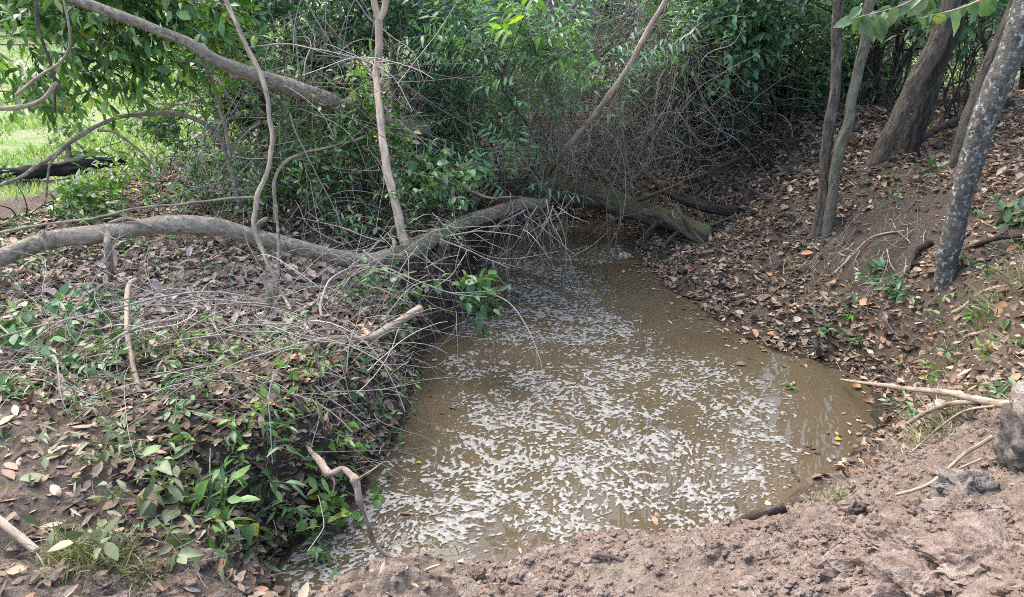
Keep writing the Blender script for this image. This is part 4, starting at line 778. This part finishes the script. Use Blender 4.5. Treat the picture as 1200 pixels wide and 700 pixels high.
# ------------------------------------------------------------------ dry vines and twigs: the larger ones one by one, the wisps as one mass
def place_px(N, x0, x1, y0, y1, Y0, Y1):
    a = rng.uniform(x0, x1, N); b_ = rng.uniform(y0, y1, N); yy = rng.uniform(Y0, Y1, N)
    return np.array([Y(*q) for q in zip(a, b_, yy)])
def dry_set(name, N, box, L, r, mat, label, group, cat='twig', dz=(-.2, .6), K=14, wig=.22, grav=0.02, xy=1.0, S=6, forks=2):
    p = place_px(N, *box); d = np.stack([rng.normal(size=N) * xy, rng.normal(size=N) * .5, rng.uniform(dz[0], dz[1], N)], -1)
    P = wander(p, d, L[0] + (L[1] - L[0]) * rng.random(N), K, wig, grav, .015)
    for k in range(N):
        q = cr(P[k], 26); rr = r[0] + (r[1] - r[0]) * rng.random() ** 1.5; o = thing(name, q[0], label, cat, group)
        build('stem', [limb(q, rr, rr * .35, 34, S, .3, .014, 30, cap=False)], mat, o)
        for f_ in range(forks):
            h = int(rng.integers(6, 22)); t_d = nrm(q[h + 1] - q[h]); s0 = wander(q[h:h + 1], (t_d + .9 * rng.normal(size=3))[None], .12 + .4 * rng.random(), 8, .25, 0., .01)[0]
            build('side_twig', [tubes(s0, np.linspace(rr * .55, rr * .2, 8), 4)], mat, o)
def wisps(N, box, L, r, mat, dz=(-.6, .4), wig=.3, grav=.03, K=12, xy=1.0):
    p = place_px(N, *box); d = np.stack([rng.normal(size=N) * xy, rng.normal(size=N) * .5, rng.uniform(dz[0], dz[1], N)], -1)
    P = wander(p, d, L[0] + (L[1] - L[0]) * rng.random(N), K, wig, grav, .01)
    return tubes(P, (r[0] + (r[1] - r[0]) * rng.random((N, 1)) ** 2) * np.linspace(1, .5, K)[None], 3)
dry_set('dry_vine', 34, (270, 420, 40, 230, 5.8, 7.2), (.7, 1.8), (.005, .011), T_grey, 'thin grey dry vine tangled under the leaning trunk', 'dry vines under the leaning trunk', 'vine', (-.9, .5), grav=.05)
dry_set('dry_vine', 36, (580, 820, 60, 230, 7.6, 9.4), (.8, 2.0), (.006, .012), T_brown, 'thin brown dead vine in the curtain above the mossy log', 'dead vines above the mossy log', 'vine', (-.8, .8), grav=.02, wig=.4)
dry_set('hanging_dry_vine', 26, (480, 800, -60, 60, 7.0, 8.6), (1.2, 2.4), (.004, .009), T_grey, 'long thin grey vine hanging from above before the thicket', 'grey vines hanging in the thicket', 'vine', (-2.2, -.9), wig=.2, grav=.06, xy=.7)
dry_set('hanging_dry_vine', 14, (250, 440, -40, 90, 5.9, 7.0), (1.0, 2.0), (.004, .008), T_grey, 'long thin grey vine hanging past the leaning trunk at back left', 'grey vines hanging past the leaning trunk', 'vine', (-1.8, -.6), wig=.25, grav=.06, xy=.8)
dry_set('drooping_twig', 12, (600, 650, 232, 246, 5.9, 6.4), (.35, .75), (.004, .008), T_grey, 'bare grey twig drooping to the water from the end of the curved limb', 'twigs drooping at the end of the limb', 'twig', (-1.2, -.3), wig=.2, grav=.1, xy=.6)
dry_set('bare_twig', 14, (420, 560, 270, 340, 4.8, 5.4), (.5, 1.1), (.004, .008), T_straw, 'thin bare twig sticking out over the water beneath the limb', 'bare twigs beneath the limb', 'twig', (-.4, .4), wig=.16)
dry_set('fallen_twig', 44, (10, 430, 365, 580, 3.2, 4.7), (.35, 1.1), (.004, .0085), T_straw, 'thin pale dry twig lying on the left bank litter', 'dry twigs strewn over the left bank', 'twig', (-.1, .7), grav=.09, wig=.2)
dry_set('long_twig', 12, (0, 330, 330, 480, 3.4, 4.4), (.9, 1.6), (.005, .009), T_straw, 'long straight pale stem slanting across the cut brush on the left bank', 'long stems across the left brush', 'twig', (-.1, .5), wig=.12, grav=.05, xy=1.0)
W1 = [wisps(420, (230, 470, 60, 250, 5.6, 7.6), (.4, 1.3), (.0018, .005), T_grey, (-.9, .5))]
tag(build('dry_wisps', W1, T_grey), kind='stuff')
W2 = [wisps(1900, (560, 830, 20, 245, 7.7, 10.2), (.4, 1.4), (.002, .0055), T_brown, (-.8, .9), .5, .02, 14), wisps(150, (480, 640, 60, 250, 7.2, 8.6), (.4, 1.2), (.002, .005), T_brown)]
tag(build('dead_vine_mass', W2, T_brown), kind='stuff')
tag(build('hanging_wisps', [wisps(650, (470, 820, -50, 150, 7.2, 9.4), (.6, 1.8), (.0018, .0045), T_grey, (-2., .2), .3, .04, 14)], T_grey), kind='stuff')
tag(build('dark_wisps', [wisps(500, (800, 1190, 40, 200, 8.5, 12), (.4, 1.4), (.003, .008), T_brown, (-.3, .9))], T_brown), kind='stuff')
W3 = [wisps(800, (0, 450, 335, 590, 3.1, 4.7), (.2, .8), (.0015, .004), T_straw, (-.2, .7), .25, .08), wisps(160, (380, 560, 260, 420, 4.4, 5.6), (.2, .8), (.0015, .0035), T_straw, (-.8, .4)),
      wisps(28, (590, 680, 225, 275, 5.8, 6.6), (.2, .6), (.0018, .004), T_straw, (-1.2, .2), .25, .08)]
tag(build('brush_wisps', W3, T_straw), kind='stuff')
q_ = rand_ground(110, lambda x, y: np.minimum(1, 1.3 * scar(x, y)), (SCAR[0] - .7, SCAR[0] + .7, SCAR[1] - .8, SCAR[1] + .8)); P_ = wander(q_ + [0, 0, .01], np.stack([rng.normal(size=len(q_)) * .5 - .3, rng.normal(size=len(q_)) * .3 - .6, -.3 + 0 * q_[:, 0]], -1), rng.uniform(.1, .4, len(q_)), 8, .25, .04, .004)
W4 = [tubes(P_, (.0015 + .003 * rng.random((len(P_), 1))) * np.linspace(1, .4, 8)[None], 4), wisps(120, (425, 490, 400, 520, 3.8, 4.6), (.1, .35), (.001, .0028), T_grey, (-1, -.2), .2, .1)]
tag(build('hanging_rootlets', W4, T_grey), kind='stuff')

# ------------------------------------------------------------------ cut leafy sprays on the left bank, seedlings and grass tufts
cuts = [(40, 405, .34, 20, .10, L_cut, BROAD, 'heap of cut leafy stems at the far left edge'), (90, 372, .2, 10, .085, L_cut, OVAL, 'small leafy cutting above the far left heap'), (165, 615, .24, 10, .115, L_wilt, OVAL, 'pile of wilted green leaves near the bottom left mud'),
        (252, 635, .12, 6, .13, L_mid, BROAD, 'dark glossy broad leaves standing in the mud edge'), (215, 578, .16, 6, .12, L_wilt, BROAD, 'loose pale leafed cutting above the wilted pile'), (300, 585, .26, 14, .12, L_cut, LANCE, 'leafy cutting lying near the foam edge'),
        (310, 528, .3, 16, .115, L_mid, OVAL, 'dark leafy cutting in the middle of the left bank'), (395, 535, .16, 9, .1, L_bright, BROAD, 'broad leaves behind the peeled crooked stick'), (398, 610, .12, 6, .09, L_bright, BROAD, 'bright leaves touching the foam under the crooked stick'),
        (180, 412, .22, 10, .1, L_wilt, NARROW, 'upright leafy cutting beside the grey forked stick'), (345, 405, .22, 12, .08, L_cut, OVAL, 'curled green cutting before the standing stick'), (370, 480, .24, 12, .085, L_bright, NARROW, 'leafy cutting at the bank top by the water'),
        (150, 545, .22, 12, .1, L_wilt, NARROW, 'tangled cutting above the wilted leaf pile'), (60, 450, .24, 10, .1, L_cut, LANCE, 'narrow leaved cutting below the far left heap'), (140, 355, .16, 7, .09, L_cool, BROAD, 'pale broad leaf cutting under the limb stub'), (230, 480, .26, 14, .075, L_cut, OVAL, 'green sprawl in the centre of the left brush'),
        (280, 330, .14, 6, .1, L_cut, LANCE, 'narrow green shoot on the litter under the limb'), (20, 330, .2, 10, .08, L_cut, OVAL, 'leafy shoots under the limb at the left edge'), (430, 470, .16, 10, .07, L_cut, OVAL, 'green creeper hanging at the bank edge'), (425, 500, .16, 10, .085, L_cut, OVAL, 'leafy sprigs hanging over the dark bank face by the water'), (442, 440, .16, 10, .075, L_mid, OVAL, 'sprigs at the bank edge under the pale cut branch'), (345, 565, .18, 10, .09, L_mid, OVAL, 'dark sprigs on the bank face left of the peeled crooked stick'), (335, 612, .16, 8, .09, L_cut, NARROW, 'sprigs at the foot of the bank by the foam edge'), (465, 405, .14, 8, .07, L_cut, OVAL, 'small sprigs at the tip of the bank near the wet rock'), (120, 430, .22, 12, .09, L_cut, MEDIUM, 'fresh green cutting left of the grey forked stick'), (270, 395, .2, 10, .085, L_bright, NARROW, 'bright sprig on pale litter before the curved vine'), (100, 500, .18, 8, .09, L_cut, LANCE, 'narrow leaves among dry twigs at lower left')]
for k, (px, py, r, n, L, mt, tp_, lab) in enumerate(cuts):
    q = G(px, py); o = thing('leafy_cutting', q, lab, 'cut branch'); n = max(4, int(n * 1.45))
    p = q + np.stack([rng.normal(size=n) * r * .55, rng.normal(size=n) * r * .45, 0 * rng.random(n)], -1); p[:, 2] = np.maximum(ground_z(p[:, 0], p[:, 1]), .0) + .02 + .09 * rng.random(n)
    d = np.stack([rng.normal(size=n), rng.normal(size=n) - .3, .25 + .3 * rng.normal(size=n)], -1)
    lp, tpp = sprays(p, d, .2, 5, L * .74, tp_, .25, rad=.0025, up=.8)
    build('foliage', [lp], mt, o); twig_parts(tpp, n, T_green, o, 'stems', 'stem')
def seedling(label, q, n, L, mat, tpl, hgt=.12, grp=None):
    o = thing('seedling', q, label, 'seedling', grp); a = rng.uniform(0, 2 * pi, n)
    p = np.repeat(q[None], n, 0); d = np.stack([np.cos(a) * .9, np.sin(a) * .9, .6 + .5 * rng.random(n)], -1)
    lp, tp = sprays(p, d, hgt, 5, L, tpl, .15, rad=.002, up=1.0); build('foliage', [lp], mat, o); twig_parts(tp, n, T_green, o, 'stems', 'stem'); return o
sl = [(1050, 345, 13, .085, L_cool, OVAL, .2, 'largest seedling clump, left of the spotted tree foot'), (968, 388, 9, .085, L_cut, BROAD, .13, 'round green seedling at the right shoreline'), (1002, 374, 7, .06, L_bright, LANCE, .14, 'feathery seedling beside the round seedling'), (1024, 316, 6, .07, L_cut, OVAL, .1, 'seedling under the bare earth scar'), (1085, 205, 7, .08, L_cut, OVAL, .16, 'seedling behind the slanted tree foot'),
      (1100, 445, 7, .06, L_bright, OVAL, .12, 'bright seedling above the long bare branch'), (1145, 376, 5, .07, L_bright, OVAL, .1, 'small seedling right of a curled leaf'), (1175, 405, 9, .06, L_mid, OVAL, .16, 'leafy seedling clump at the right edge'), (1165, 428, 6, .05, L_bright, OVAL, .12, 'bright low seedling near the earth chunk'), (1075, 490, 7, .07, L_cool, OVAL, .14, 'cool green weed under the forked branch'), (930, 318, 6, .06, L_drygrass, LANCE, .12, 'thin weed in the middle of the right bank'),
      (1180, 265, 8, .09, L_dark, OVAL, .2, 'dark seedling right of the spotted tree'), (780, 302, 6, .06, L_dark, OVAL, .12, 'dark weed at the water edge below the mossy log'), (925, 455, 4, .04, L_cut, OVAL, .06, 'green sprig floating near the right shore')]
for px, py, n, L, mt, tp_, hh, lab in sl: seedling(lab, G(px, py), n, L, mt, tp_, hh)
proto = seedling('tiny green seedling sprouting from the leaf litter', G(990, 355), 4, .04, L_cut, OVAL, .07, 'tiny seedlings in the litter')
for k in range(40):
    q = G(rng.uniform(900, 1195), rng.uniform(290, 480)) if k < 26 else G(rng.uniform(60, 420), rng.uniform(320, 540))
    if q[2] > .05: dup(proto, q, rng.uniform(0, 6.28), .6 + .8 * rng.random())
def tuft(label, q, N, sp, L, mat):
    p = q + np.stack([rng.normal(size=N) * sp, rng.normal(size=N) * sp * .7, 0 * rng.random(N)], -1); p[:, 2] = ground_z(p[:, 0], p[:, 1])
    P = wander(p, np.stack([rng.normal(size=N) * .6, rng.normal(size=N) * .6, 1 + 0 * p[:, 0]], -1), L * (.5 + rng.random(N)), 6, .15, .22, None)
    t_ = nrm(np.gradient(P, axis=1)); s = nrm(np.cross(t_, rng.normal(size=(N, 1, 3)))) * (.0035 * np.linspace(1, .15, 6))[None, :, None]
    V = np.stack([P - s, P + s], 2).reshape(-1, 3); i = (np.arange(N)[:, None] * 12 + np.arange(5)[None] * 2).ravel()
    return tag(build('grass_tuft', [(V, np.stack([i, i + 1, i + 3, i + 2], -1), None, None)], mat), label, 'grass tuft')
tuft('pale flattened grass tuft on the bottom left mud', G(105, 650), 320, .09, .13, L_drygrass); tuft('short dry grass tuft right of the bottom left mud', G(150, 665), 120, .06, .1, L_drygrass)
tuft('pale grass tuft under the forked branch at right', G(1105, 498), 260, .1, .1, L_drygrass); tuft('sparse grass at the water corner on the right', G(1016, 515), 120, .12, .07, L_drygrass); tuft('fine dry grass at the right edge above the seedlings', G(1180, 350), 260, .13, .16, L_drygrass); tuft('sparse grass blades in the near mud', G(972, 585), 60, .05, .06, L_drygrass)
# lawn
p = rand_ground(20000, lambda x, y: np.clip(zones(x, y)[:, 1] * 1.5 - .2, 0, 1) * sstep(-.5, .5, fbm(xy3(x, y, 1.3), 3, 66)) * np.exp(-(y - 7) / 9), (-14, 1, 6.5, 26)); N = len(p); L = .05 + .09 * rng.random(N)
d = np.stack([rng.normal(size=N) * .45, rng.normal(size=N) * .45, np.ones(N)], -1); s = nrm(np.cross(d, rng.normal(size=(N, 3)))) * (.006 + .0006 * p[:, 1:2])
tag(build('grass', [(np.stack([p - s, p + s, p + nrm(d) * L[:, None]], 1).reshape(-1, 3), None, np.arange(N * 3).reshape(-1, 3), None)], L_grass), kind='stuff')

# ------------------------------------------------------------------ foam on the water
m, t, b, out = new_mat('foam'); g = t.nodes.new('ShaderNodeNewGeometry'); nf = noise(t, g.outputs['Position'], 34, 5, .65)
t.links.new(ramp(t, nf, [(.28, (.125, .115, .09)), (.5, (.235, .227, .2)), (.7, (.35, .347, .325))]), b.inputs['Base Color']); b.inputs['Roughness'].default_value = .45
tr = t.nodes.new('ShaderNodeBsdfTransparent'); mx = t.nodes.new('ShaderNodeMixShader'); t.links.new(b.outputs[0], mx.inputs[2]); t.links.new(tr.outputs[0], mx.inputs[1])
es = t.nodes.new('ShaderNodeSeparateXYZ'); t.links.new(attr(t, 'bark'), es.inputs[0])
ea = t.nodes.new('ShaderNodeMath'); ea.operation = 'MULTIPLY_ADD'; t.links.new(es.outputs[0], ea.inputs[0]); ea.inputs[1].default_value = 3.2; t.links.new(noise(t, g.outputs['Position'], 60, 4, .6), ea.inputs[2])
hv = t.nodes.new('ShaderNodeMath'); hv.operation = 'MULTIPLY'; hv.inputs[1].default_value = .6; t.links.new(ea.outputs[0], hv.inputs[0])
t.links.new(ramp(t, hv.outputs[0], [(.3, (.04, .04, .04)), (.54, (.26, .26, .26)), (.74, (.9, .9, .9))]), mx.inputs[0]); t.links.new(mx.outputs[0], out.inputs[0]); M_foam = m
blobs = [(560, 600, .55, 1.0), (640, 560, .6, 1.1), (700, 520, .6, 1.1), (600, 520, .5, .9), (760, 580, .6, 1.2), (820, 600, .35, 1.1), (680, 470, .6, .7), (620, 450, .5, .5), (560, 480, .4, .4), (700, 400, .5, .35), (640, 380, .6, 1.), (650, 335, .7, .9), (610, 310, .6, .9), (540, 430, .35, .7), (700, 300, .4, .6), (580, 380, .4, .9), (720, 380, .5, .5), (760, 440, .6, .6), (800, 440, .5, .6), (830, 540, .5, .7), (460, 620, .35, .9), (420, 600, .25, .8), (350, 660, .3, 3.0), (325, 680, .25, 3.0), (390, 625, .2, 2.0), (880, 520, .45, .6), (880, 470, .5, .5), (830, 380, .4, .2), (480, 560, .3, .5), (900, 560, .25, .5)]
bxy = np.array([W(a, b_, 0)[:2] for a, b_, _, _ in blobs]); bs = np.array([q[2] for q in blobs]); bw = np.array([q[3] for q in blobs])
def foamf(x, y):
    p = np.stack([x, y], -1); f = (bw * np.exp(-((p[:, None] - bxy) ** 2).sum(-1) / (bs * .62) ** 2)).sum(1)
    q = xy3(x, y, 1.0); wv = .35 * np.stack([vn(q * 1.3, 71), vn(q * 1.3, 72), 0 * x], -1); st = fbm((q + wv) * np.array([4.5, 7.5, 1]), 5, 61)
    return np.clip(.92 * (1 - np.exp(-2.1 * f)) * (.42 + .58 * sstep(-.75, .45, st)), 0, 1) * (shore_dist(x, y) < -.03)
fx, fy = np.arange(-1.35, 2.75, .0062), np.arange(2.35, 8.3, .0078)
FX, FY = np.meshgrid(fx, fy); sh = FX.shape; FX = FX.ravel(); FY = FY.ravel()
q = xy3(FX, FY, 1.0); wv = .06 * np.stack([vn(q * 2.2, 81), vn(q * 2.2, 82), 0 * FX], -1) + .03 * np.stack([vn(q * 7, 83), vn(q * 7, 84), 0 * FX], -1)
an = .9 * vn(q * .8, 85); ca, sa = np.cos(an), np.sin(an); w_ = q + wv
ql = np.stack([(w_[:, 0] * 1.0), w_[:, 1] * 1.1, 0 * FX], -1)
val = .3 * vn(ql * 9, 86) + 1. * vn(ql * 50 + 3, 87) + .65 * vn(ql * 88, 88) + .25 * vn(ql * 120, 89)
rank = np.empty(len(val)); rank[np.argsort(val)] = np.arange(len(val)) / len(val)
dens = np.clip(foamf(FX, FY) * 1.08, 0, .68); v = rank - (1 - dens); v[dens < .01] = -1
I = np.arange(len(v)).reshape(sh); Ta = np.stack([I[:-1, :-1], I[:-1, 1:], I[1:, 1:]], -1).reshape(-1, 3); Tb = np.stack([I[:-1, :-1], I[1:, 1:], I[1:, :-1]], -1).reshape(-1, 3)
T3 = np.concatenate([Ta, Tb]); ins = v[T3] > 0; cnt = ins.sum(1); PP = np.stack([FX, FY, .003 + np.clip(v, 0, .4) * .006], -1)
def cut(a, b_):
    f = (v[a] / (v[a] - v[b_] + 1e-12))[:, None]; r_ = PP[a] + (PP[b_] - PP[a]) * f; r_[:, 2] = .002; return r_
tri = [PP[T3[cnt == 3]].reshape(-1, 3, 3)]
for k in range(3):
    a, b_, c_ = T3[:, k], T3[:, (k + 1) % 3], T3[:, (k + 2) % 3]
    m1 = (cnt == 1) & ins[:, k]; tri.append(np.stack([PP[a[m1]], cut(a[m1], b_[m1]), cut(a[m1], c_[m1])], 1))
    m2 = (cnt == 2) & ~ins[:, k]; e1, e2 = cut(b_[m2], a[m2]), cut(c_[m2], a[m2]); tri += [np.stack([PP[b_[m2]], PP[c_[m2]], e1], 1), np.stack([e1, PP[c_[m2]], e2], 1)]
V = np.concatenate(tri).reshape(-1, 3); key = np.unique(np.round(V * 1e5).astype(np.int64), axis=0, return_inverse=True); V2 = np.zeros((len(key[0]), 3)); inv = key[1].ravel(); V2[inv] = V; tq = inv.reshape(-1, 3)
tq = tq[(tq[:, 0] != tq[:, 1]) & (tq[:, 1] != tq[:, 2]) & (tq[:, 0] != tq[:, 2])]
tag(build('foam', [(V2, None, tq, np.stack([np.maximum(0, (V2[:, 2] - .003) / .006), 0 * V2[:, 0], 0 * V2[:, 0]], -1))], M_foam), kind='stuff')
def floating(label, px, py, s, mat, tpl, ang):
    q = W(px, py, .008); tag(build('floating_leaf', [leaves(q[None], np.array([[cos(ang), sin(ang), .02]]), np.array([[.05, -.1, 1.]]), np.array([s]), tpl)], mat), label, 'leaf')
floating('yellow leaf floating near the left bank', 487, 543, .06, L_yellow, BROAD, .4); floating('tan leaf floating alone on brown water at right', 862, 427, .13, L_litter, BROAD, 0.1); floating('yellow leaf by the water corner at right', 978, 515, .07, L_yellow, OVAL, .3)
floating('small pale leaf floating under the limb', 590, 366, .1, L_litter, OVAL, .1)
# stone by the bank under the limb
tag(build('rock', [clod_mesh(W(556, 362, .02), (.16, .13, .16), 44, 30, .8)], bark_mat('wet_rock', (.03, .03, .03), (.10, .105, .11), None, 9, 1, None, .5, .3)), 'wet dark grey rock in the water under the limb', 'rock')
